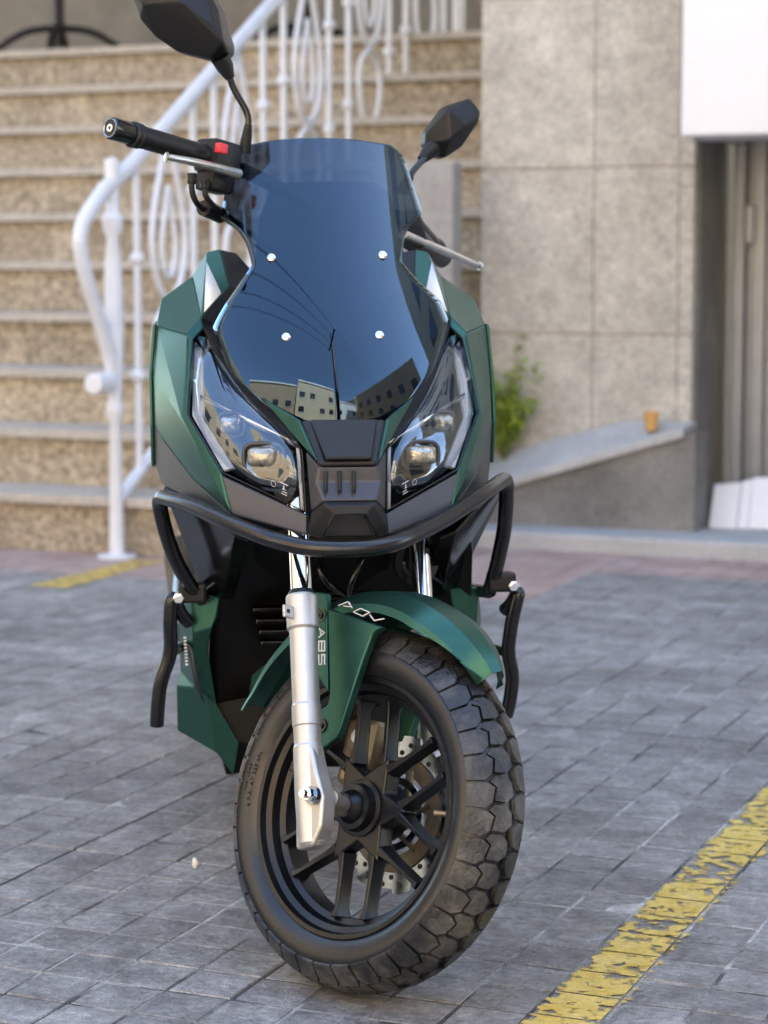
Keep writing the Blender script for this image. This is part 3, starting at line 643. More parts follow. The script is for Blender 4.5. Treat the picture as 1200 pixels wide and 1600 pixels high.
# ---- windscreen
rowsW = [  # left end, centre, right end (pixels), y centre, edge set-back
 ((378, 228), (493, 215), (611, 226), .318, .045), ((364, 245), (494, 232), (630, 243), .310, .060), ((351, 302), (497, 290), (649, 300), .278, .085),
 ((346, 341), (500, 335), (660, 334), .252, .095), ((370, 359), (502, 356), (640, 354), .240, .070), ((384, 380), (504, 378), (632, 372), .227, .060),
 ((393, 414), (507, 412), (628, 408), .206, .055), ((372, 446), (510, 446), (655, 440), .184, .070), ((349, 480), (512, 486), (688, 470), .158, .100),
 ((333, 511), (515, 532), (700, 498), .126, .125), ((344, 544), (517, 572), (692, 532), .098, .120), ((361, 584), (518, 606), (676, 580), .076, .098),
 ((400, 622), (519, 640), (642, 626), .058, .062), ((437, 651), (520, 664), (604, 651), .047, .026)]
bm = B(); G_ = []; NC = 28
def interp(rows, n):
    out = []
    fl = [[*a, *c, *d, y, e] for a, c, d, y, e in rows]
    V_ = [Vector((i, 0, 0)) for i in range(len(fl))]
    for i in range(len(fl) - 1):
        p0, p1, p2, p3 = fl[max(i - 1, 0)], fl[i], fl[i + 1], fl[min(i + 2, len(fl) - 1)]
        for k in range(n):
            t_ = k / n; w = []
            for j in range(8):
                cr = .5 * (2 * p1[j] + (p2[j] - p0[j]) * t_ + (2 * p0[j] - 5 * p1[j] + 4 * p2[j] - p3[j]) * t_ ** 2 + (3 * p1[j] - p0[j] - 3 * p2[j] + p3[j]) * t_ ** 3)
                w.append(cr if j >= 6 or j in (2, 3) else .35 * cr + .65 * (p1[j] + (p2[j] - p1[j]) * t_))
            out.append(w)
    out.append(fl[-1]); return out
def scr_row(w, NC=NC, dy=0):
    out = []
    for k in range(NC + 1):
        s_ = 2 * k / NC - 1
        u = w[2] + (w[4] - w[2]) * s_ if s_ > 0 else w[2] + (w[2] - w[0]) * s_
        ve = w[5] if s_ > 0 else w[1]; v = w[3] + (ve - w[3]) * abs(s_) ** 2
        q_ = max(-.02, (664 - v) / 449); y = .050 + .36 * q_ - .0884 * (1 - math.exp(-q_ / .26))
        x_ = L(u, v, y).x; x_ = L(u, v, y + 2.5 * x_ * x_).x
        out.append(L(u, v, y + 2.5 * x_ * x_ + dy))
    return out
for w in interp(rowsW, 4): G_.append([bm.verts.new(p) for p in scr_row(w)])
for A, C in zip(G_, G_[1:]):
    for k in range(NC): bm.faces.new((A[k], A[k + 1], C[k + 1], C[k]))
orient(bm); me = bpy.data.meshes.new('windscreen'); bm.to_mesh(me); bm.free(); ws = link('windscreen', me, 'screen', bike)
me.polygons.foreach_set('use_smooth', [True] * len(me.polygons))
md = ws.modifiers.new('s', 'SOLIDIFY'); md.thickness = .003; md.offset = -1
def scr_y(u, v):
    best = min((abs(q.x - L(u, v, q.y).x) + abs(q.z - L(u, v, q.y).z), q) for w in interp(rowsW, 4) for q in scr_row(w, 40)); return best[1]
for u, v in ((424, 403), (598, 399), (447, 527), (593, 524)):
    q = scr_y(u, v); bm = B(); n_ = Vector((0, -.86, .5)).normalized()
    c = L(u, v, q.y)
    Mx = Matrix.Translation(c + n_ * .0015) @ Vector((1, 0, 0)).rotation_difference(n_).to_matrix().to_4x4()
    lathe(bm, [(-.02, .001), (-.02, .003), (-.001, .003), (-.001, .0065), (.001, .0063), (.0026, .0042), (.0026, .0026), (.0006, .0022), (.0006, .0001)], Mx, 20, False); obj('screw', bm, 'chrome', ws, 40)

# ================================================================== FRONT WHEEL ASSEMBLY (steered)
RAKE, STEER = R(26), R(42)
sa = Vector((0, math.sin(RAKE), math.cos(RAKE))); RS = Matrix.Rotation(STEER, 3, sa)
ax = RS @ Vector((1, 0, 0)); uf = ax.cross(Vector((0, 0, 1))).normalized(); up_ = uf.cross(ax).normalized()
TR = .252
wc = L(583, 1278, -.085); wc.z = TR * up_.z + .006
if uf.y > 0: uf = -uf
# wheel frame: x = axle (towards image right), y = rear, z = up in the wheel plane
MW = Matrix(((ax.x, -uf.x, up_.x, wc.x), (ax.y, -uf.y, up_.y, wc.y), (ax.z, -uf.z, up_.z, wc.z), (0, 0, 0, 1)))
if MW.determinant() < 0: print('WHEEL FRAME FLIPPED')
def WP(u, v, x):
    return MW.inverted() @ LP(u, v, MW @ Vector((x, 0, 0)), ax)
def wheel(name, parent, M, TR, tw, spokes=True, tread=True):
    w = bpy.data.objects.new(name, None); COL.objects.link(w); w.parent = parent; w.matrix_local = M; w.empty_display_size = .05
    rr = TR - .072
    # tyre carcass
    def crown(s): return tw * s, TR - .030 * abs(s) ** 2.3
    pro = [crown(-1 + 2 * k / 14) for k in range(15)]; g = .0070
    pro = [(x, r - g) for x, r in pro]
    side = [(tw * 1.02, TR - .046), (tw * .98, TR - .058), (tw * .86, rr + .004), (tw * .74, rr - .003)]
    full = [(-x, r) for x, r in reversed(side)] + pro + side + [(tw * .6, rr - .012), (-tw * .6, rr - .012)]
    bm = B(); lathe(bm, full, None, 120); obj('tyre', bm, 'rubber', w, 50)
    if tread:
        bm = B(); NR = 40
        def P3(s, t_, h):
            x, r = crown(t_); e = .01; x2, r2 = crown(t_ + e); tx, tr = (x2 - x), (r2 - r); l = math.hypot(tx, tr); nx, nr = -tr / l, tx / l
            if nr < 0: nx, nr = -nx, -nr
            a = 2 * math.pi * s / NR; x += nx * h; r += nr * h; return Vector((x, -r * math.cos(a), r * math.sin(a)))
        blocks = []
        for k in range(NR):
            for sg in (-1, 1):
                o_ = .0 if sg < 0 else .5
                blocks.append([(k + o_ + .035, sg * 1.06), (k + o_ + .965, sg * 1.06), (k + o_ + .965, sg * .70), (k + o_ + .80, sg * .55), (k + o_ + .26, sg * .60), (k + o_ + .035, sg * .74)])
                blocks.append([(k + o_ + .30, sg * .555), (k + o_ + .80, sg * .505), (k + o_ + 1.0, sg * .66), (k + o_ + 1.20, sg * .555), (k + o_ + 1.22, sg * .27), (k + o_ + 1.0, sg * .07), (k + o_ + .56, sg * .03), (k + o_ + .30, sg * .24)] if sg < 0 else
                              [(k + o_ + .30, sg * .555), (k + o_ + .80, sg * .505), (k + o_ + 1.0, sg * .66), (k + o_ + 1.20, sg * .555), (k + o_ + 1.22, sg * .27), (k + o_ + 1.0, sg * .03), (k + o_ + .56, sg * .07), (k + o_ + .30, sg * .24)])
        for bl in blocks:
            bl = [(s, t_) for s, t_ in bl]; cs = sum(p[0] for p in bl) / len(bl); ct = sum(p[1] for p in bl) / len(bl)
            hi = [bm.verts.new(P3(cs + (s - cs) * .962, ct + (t_ - ct) * .968, 0)) for s, t_ in bl]; lo = [bm.verts.new(P3(s, t_, -.0085)) for s, t_ in bl]
            c = bm.verts.new(P3(cs, ct, .0002)); n_ = len(bl)
            for i in range(n_): j = (i + 1) % n_; bm.faces.new((hi[i], hi[j], c)); bm.faces.new((lo[i], lo[j], hi[j], hi[i]))
        obj('tread', bm, 'tread', w, 40)
    # rim
    rw = tw * .80
    prof = [(-rw, rr + .004), (-rw - .004, rr + .001), (-rw - .003, rr - .005), (-rw + .006, rr - .008), (-rw + .010, rr - .016), (-rw + .022, rr - .020), (-rw + .026, rr - .028),
            (rw - .026, rr - .028), (rw - .022, rr - .020), (rw - .010, rr - .016), (rw - .006, rr - .008), (rw + .003, rr - .005), (rw + .004, rr + .001), (rw, rr + .004)]
    bm = B(); lathe(bm, prof, None, 120); obj('rim', bm, 'black_wheel', w, 35)
    if spokes:
        for k in range(6):
            for sg in (-1, 1):
                at0 = 2 * math.pi * k / 6 - R(7); a0 = at0 + sg * R(5.0); a1 = at0 + sg * R(20)
                bm = B(); ra, rb = .068, rr - .026
                d0 = Vector((0, math.cos(a0), math.sin(a0))); d1 = Vector((0, math.cos(a1), math.sin(a1)))
                p0, p1 = d0 * ra, d1 * rb; tdir = (p1 - p0).normalized(); nd = Vector((1, 0, 0)).cross(tdir)
                rings = []
                for t_, wd_, hf, xo in ((0, .0115, .014, -.012), (.3, .0066, .0125, -.010), (.85, .0058, .0125, -.012), (1, .0100, .017, -.012)):
                    p = p0.lerp(p1, t_) + Vector((xo, 0, 0))
                    rings.append([bm.verts.new(p + nd * (sx * wd_) + Vector((sz * hf, 0, 0))) for sx, sz in ((-1, .6), (-.55, -1), (.55, -1), (1, .6), (.6, 1), (-.6, 1))])
                for A, C in zip(rings, rings[1:]):
                    for i in range(6): bm.faces.new((A[i], A[(i + 1) % 6], C[(i + 1) % 6], C[i]))
                bm.faces.new(rings[0]); bm.faces.new(rings[-1]); bevel_mod(obj('spoke', bm, 'black_wheel', w), .002)
        bm = B(); star = []
        for k in range(12):
            a = 2 * math.pi * k / 12 - R(7); r_ = .084 if k % 2 == 0 else .046; star.append((-.026, r_ * math.cos(a), r_ * math.sin(a)))
        prism(bm, star, (.030, 0, 0)); bevel_mod(obj('hub_star', bm, 'black_wheel', w), .004)
    bm = B(); lathe(bm, [(-.062, .001), (-.062, .016), (-.056, .019), (-.052, .022), (-.046, .024), (-.044, .031), (-.032, .034), (-.030, .040), (.034, .040), (.040, .030), (.06, .024), (.06, .001)], None, 40, False); obj('hub', bm, 'black_wheel', w, 35)
    return w
fw_ = wheel('front_wheel', bike, MW, TR, .056)
# brake disc on the image-right side: wavy outer ring with holes, brown carrier, tone ring
bm = B(); n_ = 180; xo = .050
def ringmesh(bm, x0, x1, ri, ro, holes=()):
    pass
ro_ = [.108 + .004 * (1 if math.sin(k / n_ * 2 * math.pi * 9) > .2 else -1) for k in range(n_)]
lay = []
for x in (xo, xo + .004):
    lay.append([[bm.verts.new((x, -r * math.cos(2 * math.pi * k / n_), r * math.sin(2 * math.pi * k / n_))) for k in range(n_)] for r in (0,) ] if 0 else [[bm.verts.new((x, -(rf if rf else ro_[k]) * math.cos(2 * math.pi * k / n_), (rf if rf else ro_[k]) * math.sin(2 * math.pi * k / n_))) for k in range(n_)] for rf in (.080, None)])
for k in range(n_):
    j = (k + 1) % n_
    for l in (0, 1): bm.faces.new((lay[l][0][k], lay[l][0][j], lay[l][1][j], lay[l][1][k]))
    for c in (0, 1): bm.faces.new((lay[0][c][k], lay[0][c][j], lay[1][c][j], lay[1][c][k]))
dk = obj('brake_disc', bm, 'steel', fw_, 30)
for k in range(40):   # drilled holes read as dark plugs through the disc
    a = 2 * math.pi * k / 40; r_ = (.099, .088)[k % 2]; bm = B()
    tube(bm, [(xo - .0012, -r_ * math.cos(a), r_ * math.sin(a)), (xo + .0052, -r_ * math.cos(a), r_ * math.sin(a))], .0036, 10); obj('drilled_hole', bm, 'dark_void', fw_)
bm = B(); lathe(bm, [(xo - .003, .058), (xo - .003, .0815), (xo + .001, .0815), (xo + .001, .058)], None, 60); obj('disc_carrier', bm, 'disc_brown', fw_, 40)
for k in range(6):
    a = 2 * math.pi * k / 6; d0 = Vector((xo - .002, -.03 * math.cos(a), .03 * math.sin(a))); d1 = Vector((xo - .002, -.065 * math.cos(a + .35), .065 * math.sin(a + .35)))
    bm = B(); tube(bm, [d0, d1], .008, 8, flat=(1, .5)); obj('carrier_arm', bm, 'disc_brown', fw_, 60)
bm = B(); lathe(bm, [(xo - .006, .042), (xo - .006, .052), (xo - .003, .052), (xo - .003, .042)], None, 60); obj('tone_ring', bm, 'steel', fw_, 40)
v0 = Vector((.01, .02, 0)); bm = B(); a = R(8); d = Vector((0, -math.cos(a), math.sin(a)))
tube(bm, [d * (TR - .10) + Vector((.01, 0, 0)), d * (TR - .118) + Vector((.004, 0, 0)), d * (TR - .135) + Vector((-.004, 0, 0))], [.004, .0035, .0045], 10); obj('valve', bm, 'caliper', fw_, 50)

# ---- fork legs, axle, caliper: children of the scooter, placed in the steered frame
def wl_(p): return MW @ Vector(p)
sdir = sa                                   # the legs run along the steering axis
for sg, nm in ((-1, 'fork_leg'), (1, 'fork_leg')):
    off = .132; lead = .028
    base = wl_((sg * off, 0, 0))
    fwd = ax.cross(sdir).normalized(); fwd = -fwd if fwd.y > 0 else fwd       # forward, square to the leg
    leg0 = base + fwd * .004
    def at_(h, dx=0, dfw=0): return leg0 + sdir * h + ax * dx + fwd * dfw
    bm = B()
    hs = [(-.066, .016), (-.062, .019), (.0, .021), (.070, .0205), (.073, .0192), (.098, .0192), (.100, .0205), (.128, .0205), (.131, .0192), (.228, .0192), (.236, .0195), (.240, .0225), (.284, .0225), (.287, .0215), (.289, .016)]
    tube(bm, [at_(h) for h, _ in hs], [r for _, r in hs], 44); fl_ = obj(nm, bm, 'alloy', bike, 11)
    # axle clamp: plate in front of the leg
    bm = B(); q = [(-.069, -.019), (-.069, .012), (-.045, .030), (-.005, .036), (.030, .026), (.095, .012), (.13, .008), (.13, -.010)]
    prism(bm, [at_(h, -sg * .020 * 0 - .014, f_) for h, f_ in q], ax * .028); bevel_mod(obj('axle_clamp', bm, 'alloy', fl_), .005)
    bm = B(); tube(bm, [at_(.286), at_(.46)], .0155, 24); obj('stanchion', bm, 'chrome', fl_, 40)
    bm = B(); tube(bm, [at_(.283), at_(.290), at_(.295)], [.0195, .0195, .0165], 24); obj('dust_seal', bm, 'black_plastic', fl_, 40)
    if sg < 0:
        ac = at_(-.002, -.016, .022); bm = B(); tube(bm, [ac, ac - ax * .006], .012, 20); obj('washer', bm, 'steel', fl_, 40)
        bm = B(); tube(bm, [ac - ax * .006, ac - ax * .016], .0098, 6); bevel_mod(obj('axle_nut', bm, 'chrome', fl_), .001)
        bm = B(); tube(bm, [ac - ax * .016, ac - ax * .024], .0058, 14); obj('axle_thread', bm, 'chrome', fl_, 40)
        bm = B(); tube(bm, [ac + ax * .030, wl_((-.06, 0, 0))], [.0125, .0115], 20); obj('axle_spacer', bm, 'alloy', fl_, 40)
        bm = B(); tg = at_(.258, -.030, .002); box(bm, (-.010, -.0025, -.009), (.012, .0025, .009), .002)
        for v in bm.verts: v.co = tg + ax * v.co.x + fwd * v.co.y + sdir * v.co.z
        obj('tab', bm, 'alloy', fl_)
        bm = B(); tube(bm, [tg - ax * .003 + fwd * .0022, tg - ax * .003 + fwd * .0034], .0032, 10); obj('tab_hole', bm, 'dark_void', fl_)
    else:
        # caliper behind this leg
        bm = B(); pts_ = []
        cc = wl_((.052, .075, .075))
        Mc = Matrix((ax, -uf, up_)).transposed().to_4x4(); Mc.translation = cc
        box(bm, (-.030, -.030, -.050), (.026, .030, .050), .008)
        for v in bm.verts: v.co = Mc @ v.co
        obj('brake_caliper', bm, 'caliper', fl_)
        for dz in (-.022, .022):
            bm = B(); tube(bm, [Mc @ Vector((-.030, 0, dz)), Mc @ Vector((-.037, 0, dz))], .013, 18); bevel_mod(obj('caliper_bolt', bm, 'steel', fl_), .002)
        bm = B(); tube(bm, spline([Mc @ Vector((-.01, .02, .05)), Mc @ Vector((-.02, .04, .14)), at_(.30, .02, -.03), at_(.55, .01, -.03)], 5), .0045, 8); obj('brake_hose', bm, 'black_plastic', fl_, 60)
for sg in (1,):   # lower yoke
    y0_, y1_ = wl_((-.132, 0, 0)) + sdir * .445, wl_((.132, 0, 0)) + sdir * .445
    bm = B(); tube(bm, [y0_ - ax * .02, y0_, y1_, y1_ + ax * .02], .022, 16); obj('fork_yoke', bm, 'black_plastic', bike, 40)

# ---- front fender, in the wheel frame
def fen(a, x, r): return MW @ Vector((x, -r * math.cos(a), r * math.sin(a)))
def fender_r(t_): return TR + .014 + .026 * math.sin(max(0, min(1, t_ / .92)) * math.pi) ** .8
bm = B(); R_ = []
NA = 30; A0, A1 = R(51), R(157)
for k in range(NA + 1):
    t_ = k / NA; a = A0 + (A1 - A0) * t_
    tip = min(1, t_ / .22); wd_ = .068 * (.30 + .70 * tip ** .8) if t_ < .5 else .068 - .006 * max(0, t_ - .7)
    rb = fender_r(t_); dr = .022 * tip ** .7 if t_ < .75 else .022 - .008 * (t_ - .75) / .25
    R_.append([bm.verts.new(fen(a, x * wd_, rb + z)) for x, z in ((-1.03, -dr), (-1, -.010), (-.62, .012), (0, .020), (.62, .012), (1, -.010), (1.03, -dr))])
for A, C in zip(R_, R_[1:]):
    for k in range(6): bm.faces.new((A[k], A[k + 1], C[k + 1], C[k]))
bmesh.ops.recalc_face_normals(bm, faces=bm.faces)
f0 = bm.faces[:][0]
if sum(f.normal.dot((f.calc_center_median() - wc).normalized()) for f in bm.faces) < 0: bmesh.ops.reverse_faces(bm, faces=bm.faces)
me = bpy.data.meshes.new('front_fender'); bm.to_mesh(me); bm.free(); ff = link('front_fender', me, 'green', bike)
md = ff.modifiers.new('s', 'SOLIDIFY'); md.thickness = .003; md.offset = -1
bevel_mod(ff, .003, 2, 18)
# side brackets, traced on the plane of the bracket
BX = -.0775
def wpx(u, v, x=BX): return WP(u, v, x)
brk = [(511, 950), (596, 979), (582, 990), (577, 1003), (567, 1030), (530, 1142), (524, 1154), (497, 1175), (490, 1169), (490, 1124), (497, 1110), (511, 1101), (514, 1090)]
flg = [(490, 924), (511, 926), (513, 1083), (490, 1043)]
for sg in (-1, 1):
    bm = B(); p = [wpx(u, v) for u, v in brk]; p = [MW @ Vector((BX * -sg, q.y, q.z)) for q in p]
    prism(bm, p, ax * (-sg * .014)); br = bevel_mod(obj('fender_bracket', bm, 'green', ff), .003)
    bm = B(); p = [wpx(u, v) for u, v in flg]; p = [MW @ Vector(((BX - .002) * -sg, q.y, q.z)) for q in p]
    prism(bm, p, ax * (-sg * .012)); bevel_mod(obj('fender_flange', bm, 'green', ff), .003)
    if sg < 0:
        for u, v in ((503, 962), (503, 1134)):
            c = MW @ wpx(u, v, BX); bm = B(); Mx = Matrix.Translation(c) @ Vector((1, 0, 0)).rotation_difference(-ax).to_matrix().to_4x4()
            lathe(bm, [(.0005, .0105), (.003, .0100), (.003, .0075), (-.004 + .0055, .0070), (.0015, .0045), (.0045, .0040), (.0045, .0018), (.0022, .0016), (.0022, .0001)], Mx, 20, False); obj('bolt', bm, 'black_gloss', ff, 40)
# lettering drawn as strokes on the plane of what carries it
def strokes(name, segs, m, parent, to3, w, nrm):
    bm = B()
    for seg in segs:
        for (u0, v0), (u1, v1) in zip(seg, seg[1:]):
            a, c = to3(u0, v0), to3(u1, v1); d = (c - a).normalized(); s_ = d.cross(nrm).normalized() * w / 2; a = a - d * w * .3; c = c + d * w * .3
            prism(bm, [a + s_, a - s_, c - s_, c + s_], nrm * .0009)
    return obj(name, bm, m, parent)
ABS = [[(510, 1000), (498, 1007)], ]   # reads downwards along the flange
def fl3(u, v): return MW @ wpx(u, v, BX - .0032)
x0, x1 = 498.5, 507.5                      # baseline on the left, cap line on the right
A_ = [[(x0, 982), (x1, 989), (x0, 996)], [(x0 + 3, 985), (x0 + 3, 993)]]
B_ = [[(x0, 1002), (x1, 1002), (x1, 1017), (x0, 1017), (x0, 1002)], [((x0 + x1) / 2, 1002), ((x0 + x1) / 2, 1017)]]
S_ = [[(x1, 1038), (x1, 1023), ((x0 + x1) / 2, 1023), ((x0 + x1) / 2, 1038), (x0, 1038), (x0, 1023)]]
strokes('lettering', [[(u, v) for u, v in s_] for s_ in A_ + B_ + S_], 'white_mark', ff, fl3, .0022, -ax)


# ---- ADV-style letters on the fender top, wrapped on its surface
def ft3(u, v):
    # march the ray to the fender skin: intersect with the fender's outer facet by bisection on wheel radius
    d = lray(u, v); lo_, hi_ = 2.3, 3.6; best = None; MI = MW.inverted()
    for k in range(900):
        p = EL + d * (lo_ + (hi_ - lo_) * k / 900); q = MI @ p; r_ = math.hypot(q.y, q.z); x = abs(q.x) / .068
        if x > 1.02: continue
        zz_ = .020 - (.020 - .012) * x / .62 if x < .62 else .012 - .022 * (x - .62) / .38
        t_ = (math.atan2(q.z, -q.y) - A0) / (A1 - A0)
        if r_ < fender_r(max(0, min(1, t_))) + zz_ + .0012: return p
    return EL + d * 2.9
def fstroke(name, segs, m, parent, w):
    bm = B()
    for seg in segs:
        pts_ = []
        for (u0, v0), (u1, v1) in zip(seg, seg[1:]):
            for k in range(4): pts_.append((u0 + (u1 - u0) * k / 4, v0 + (v1 - v0) * k / 4))
        pts_.append(seg[-1]); P_ = [ft3(u, v) for u, v in pts_]; c0_ = MW.translation
        for a, c in zip(P_, P_[1:]):
            n_ = ((a + c) / 2 - c0_); n_ = (n_ - ax * n_.dot(ax)).normalized(); d = (c - a).normalized(); s_ = d.cross(n_).normalized() * w / 2
            prism(bm, [a + s_, a - s_, c - s_, c + s_], n_ * .0012)
    return obj(name, bm, m, parent)
fstroke('lettering', [[(529, 947), (544, 941), (551, 951)], [(537, 947.5), (548, 949)], [(553, 957), (564, 951.5), (578, 957.5), (567, 963.5), (553, 957)], [(578, 961.5), (585, 970.5), (600, 967.5)]], 'white_mark', ff, .0030)

# ================================================================== CRASH BARS
def pl(spec): return [L(u, v, y) for u, v, y in spec]
top = pl([(316, 936, .34), (298, 917, .31), (272, 872, .27), (256, 822, .235), (246, 775, .215), (300, 789, .10), (357, 817, .0), (423, 843, -.07), (482, 857, -.10), (531, 858.5, -.105),
          (590, 856, -.10), (630, 844, -.075), (690, 815, .0), (757, 770, .10), (792, 746, .215), (791, 790, .235), (788, 830, .27), (775, 890, .31), (764, 925, .34)])
bm = B(); tube(bm, fillet(top, .045, 6), .0118, 16); cb = obj('crash_bar', bm, 'black_tube', bike, 60)
lowL = pl([(295, 972, .36), (282, 960, .345), (269, 925, .33), (265, 975, .335), (268, 1020, .345), (250, 1066, .35), (246, 1110, .355), (245, 1133, .36)])
lowR = pl([(789, 953, .36), (799, 944, .345), (812, 920, .33), (800, 968, .335), (793, 1020, .345), (802, 1055, .35), (797, 1095, .355), (791, 1118, .36)])
for P_, cl, bl in ((lowL, (300, 925), (279, 935)), (lowR, (783, 908), (803, 916))):
    bm = B(); tube(bm, fillet(P_, .022, 6), .0112, 14); obj('lower_crash_bar', bm, 'black_tube', bike, 60)
    c = L(*cl, .325); bm = B(); box(bm, c + Vector((-.022, -.016, -.016)), c + Vector((.022, .018, .014)), .005); obj('clamp', bm, 'black_plastic', cb)
    c = L(*bl, .300); bm = B(); tube(bm, [c + Vector((0, .02, 0)), c], .0090, 6); bevel_mod(obj('clamp_bolt', bm, 'chrome', cb), .0015)
    bm = B(); tube(bm, [c, c + Vector((0, -.007, 0))], .0052, 14); obj('clamp_bolt', bm, 'chrome', cb, 40)
    m0 = P_[4]; bm = B(); tube(bm, [m0, Vector((m0.x * .86, m0.y + .10, m0.z))], .008, 10); obj('crash_bar_stay', bm, 'black_tube', bike, 50)
for sg in (-1, 1):
    bm = B(); e = top[0] if sg < 0 else top[-1]; tube(bm, [e, Vector((e.x * .93, e.y + .10, e.z - .01))], .0105, 12); obj('crash_bar_stay', bm, 'black_tube', bike, 50)

# ================================================================== HANDLEBAR (steered), MIRRORS
hb0, hb1 = L(172, 200, .175), L(330, 246, .31)        # rider's right grip, end to switchgear
hc0, hc1 = L(692, 404, .66), L(640, 345, .50)
bm = B(); tube(bm, fillet([hb1, L(400, 275, .40), L(505, 330, .47), L(590, 330, .50), hc1], .04), .0115, 14); hb = obj('handlebar', bm, 'black_tube', bike, 60)
for a, c in ((hb0, hb1), (hc0, hc1)):
    d = (c - a).normalized(); T_ = (c - a).length
    g_ = [(.040, .0165), (.043, .0195), (.047, .0195), (.049, .0160), (.052, .0188), (.056, .0188), (.058, .0160)] + [(.060 + (T_ - .075) * k / 24, .0163 + .0006 * (k % 2)) for k in range(25)] + [(T_ - .012, .019), (T_, .019)]
    bm = B(); tube(bm, [a + d * h for h, _ in g_], [r for _, r in g_], 24); gp_ = obj('grip', bm, 'black_plastic', hb, 30)
    bm = B(); tube(bm, [a, a + d * .002, a + d * .038, a + d * .041], [.0150, .0165, .0165, .0150], 28); be = obj('bar_end', bm, 'black_gloss', gp_, 30)
    bm = B(); Mx = Matrix.Translation(a - d * .0004) @ Vector((1, 0, 0)).rotation_difference(-d).to_matrix().to_4x4()
    lathe(bm, [(0, .0118), (.001, .0128), (.001, .0142), (0, .0148)], Mx, 28); obj('bar_end_ring', bm, 'steel', gp_, 40)
    bm = B(); lathe(bm, [(0, .0028), (.0012, .0030), (.0012, .0056), (0, .0058)], Mx, 24); obj('bar_end_bolt', bm, 'white_mark', gp_, 40)
# switchgear on the rider's right
sd_ = (hb1 - hb0).normalized(); sx_ = sd_; sz_ = (Vector((0, 0, 1)) - sd_ * sd_.z).normalized(); sy_ = sz_.cross(sx_)
def sbox(name, c, hx, hy, hz_, m, par, bev=.004):
    bm = B(); box(bm, (-hx, -hy, -hz_), (hx, hy, hz_), bev)
    for v in bm.verts: v.co = Vector(c) + sx_ * v.co.x + sy_ * v.co.y + sz_ * v.co.z
    return obj(name, bm, m, par, 30)
swc = hb1 + sd_ * .014
sw = sbox('switch_housing', swc + sz_ * .002, .030, .024, .026, 'black_plastic', hb, .010)
sbox('switch_housing', swc - sz_ * .035 + sd_ * .0, .024, .020, .016, 'black_plastic', hb, .006)
sbox('kill_switch', L(346, 232, .270), .0085, .006, .0075, 'red', hb, .002)
def lever(pts_, par):
    c = spline(pts_, 6); n_ = len(c); rs = [.0085] + [.0095] * 2 + [.0058 + .0032 * (k / (n_ - 4)) for k in range(n_ - 3)]
    bm = B(); tube(bm, c, rs[:n_], 14, flat=(1, .8)); return obj('brake_lever', bm, 'lever', par, 60)
lever(pl([(259, 245, .185), (270, 247, .190), (310, 255, .225), (372, 271, .300)]), hb)
lever(pl([(750, 416, .600), (741, 413, .590), (700, 395, .520), (630, 366, .430)]), hb)
for P_ in ([(300, 272, .285), (300, 298, .28), (308, 318, .29), (326, 331, .33), (372, 352, .38), (420, 385, .45)], [(320, 284, .28), (321, 304, .275), (331, 319, .29), (346, 330, .33), (392, 365, .40), (430, 395, .46)]):
    c = spline(pl(P_), 7); bm = B(); tube(bm, c, .0046, 10); obj('cable', bm, 'black_plastic', hb, 60)
    bm = B(); tube(bm, c[:5], [.0078, .0078, .0070, .0078, .0060], 12); obj('cable_boot', bm, 'black_plastic', hb, 50)
c = spline(pl([(318, 325, .315), (330, 330, .335), (345, 337, .355)]), 4); bm = B(); tube(bm, c, .0125, 12); obj('cable_wrap', bm, 'black_plastic', hb, 60)
bm = B(); c = pl([(690, 408, .62), (660, 385, .52), (645, 372, .47)]); tube(bm, c, [.012, .020, .022], 14); obj('switch_housing', bm, 'black_plastic', hb, 50)
def mirror_unit(base, stem, boot, outl, ridge, yo, yr, back):
    o0 = pl([(u, v, yo) for u, v in outl]); r0 = pl([(u, v, y) for u, v, y in ridge])
    bm = B(); hull(bm, o0 + r0 + [p + Vector(back) for p in o0]); ml = bevel_mod(obj('mirror', bm, 'black_plastic', bike), .004, 2, 15)
    bm = B(); cc = sum(o0, Vector()) / len(o0); q = [cc.lerp(p, .9) + Vector(back) * 1.0 for p in o0]; prism(bm, q, Vector(back) * .1); obj('mirror_glass', bm, 'mirror_glass', ml)
    b_ = pl(boot[0]); bm = B(); tube(bm, b_, boot[1], 16); obj('mirror_boot', bm, 'black_plastic', ml, 40)
    bm = B(); tube(bm, spline(pl(stem), 6), .0052, 12); obj('mirror_stem', bm, 'black_tube', ml, 60)
    b_ = pl(base[0]); bm = B(); tube(bm, b_, base[1], 12); obj('mirror_base', bm, 'black_plastic', ml, 40)
mirror_unit(([(388, 194, .330), (385, 215, .335), (381, 238, .34)], [.0058, .0085, .0105]),
    [(358, 118, .325), (366, 140, .328), (383, 170, .33), (388, 186, .33), (387, 200, .33)],
    ([(344, 90, .32), (352, 105, .325), (360, 123, .327)], [.0150, .0135, .0072]),
    [(206, -6), (219, 31), (242, 57), (277, 81), (332, 95), (356, 84), (358, 70), (342, 15), (318, -28), (270, -46), (222, -34)],
    [(225, 5, .285), (350, 68, .285), (285, 2, .275), (262, -14, .28), (330, 88, .30), (335, 40, .285)], .315, 0, (.012, .05, .0))
mirror_unit(([(640, 276, .50), (628, 300, .49)], [.0075, .010]),
    [(682, 228, .545), (664, 246, .53), (645, 268, .51), (636, 285, .50)],
    ([(684, 226, .545), (672, 236, .54), (658, 250, .53)], [.0155, .0135, .0075]),
    [(664, 208), (694, 166), (734, 153.5), (744, 165), (751, 175), (748, 190), (722, 229), (695, 247), (686, 246), (663, 226)],
    [(700, 171, .515), (703, 219, .510), (729, 196, .517), (672, 207, .535), (693, 235, .53), (684, 222, .525)], .545, 0, (.0, .05, .0))

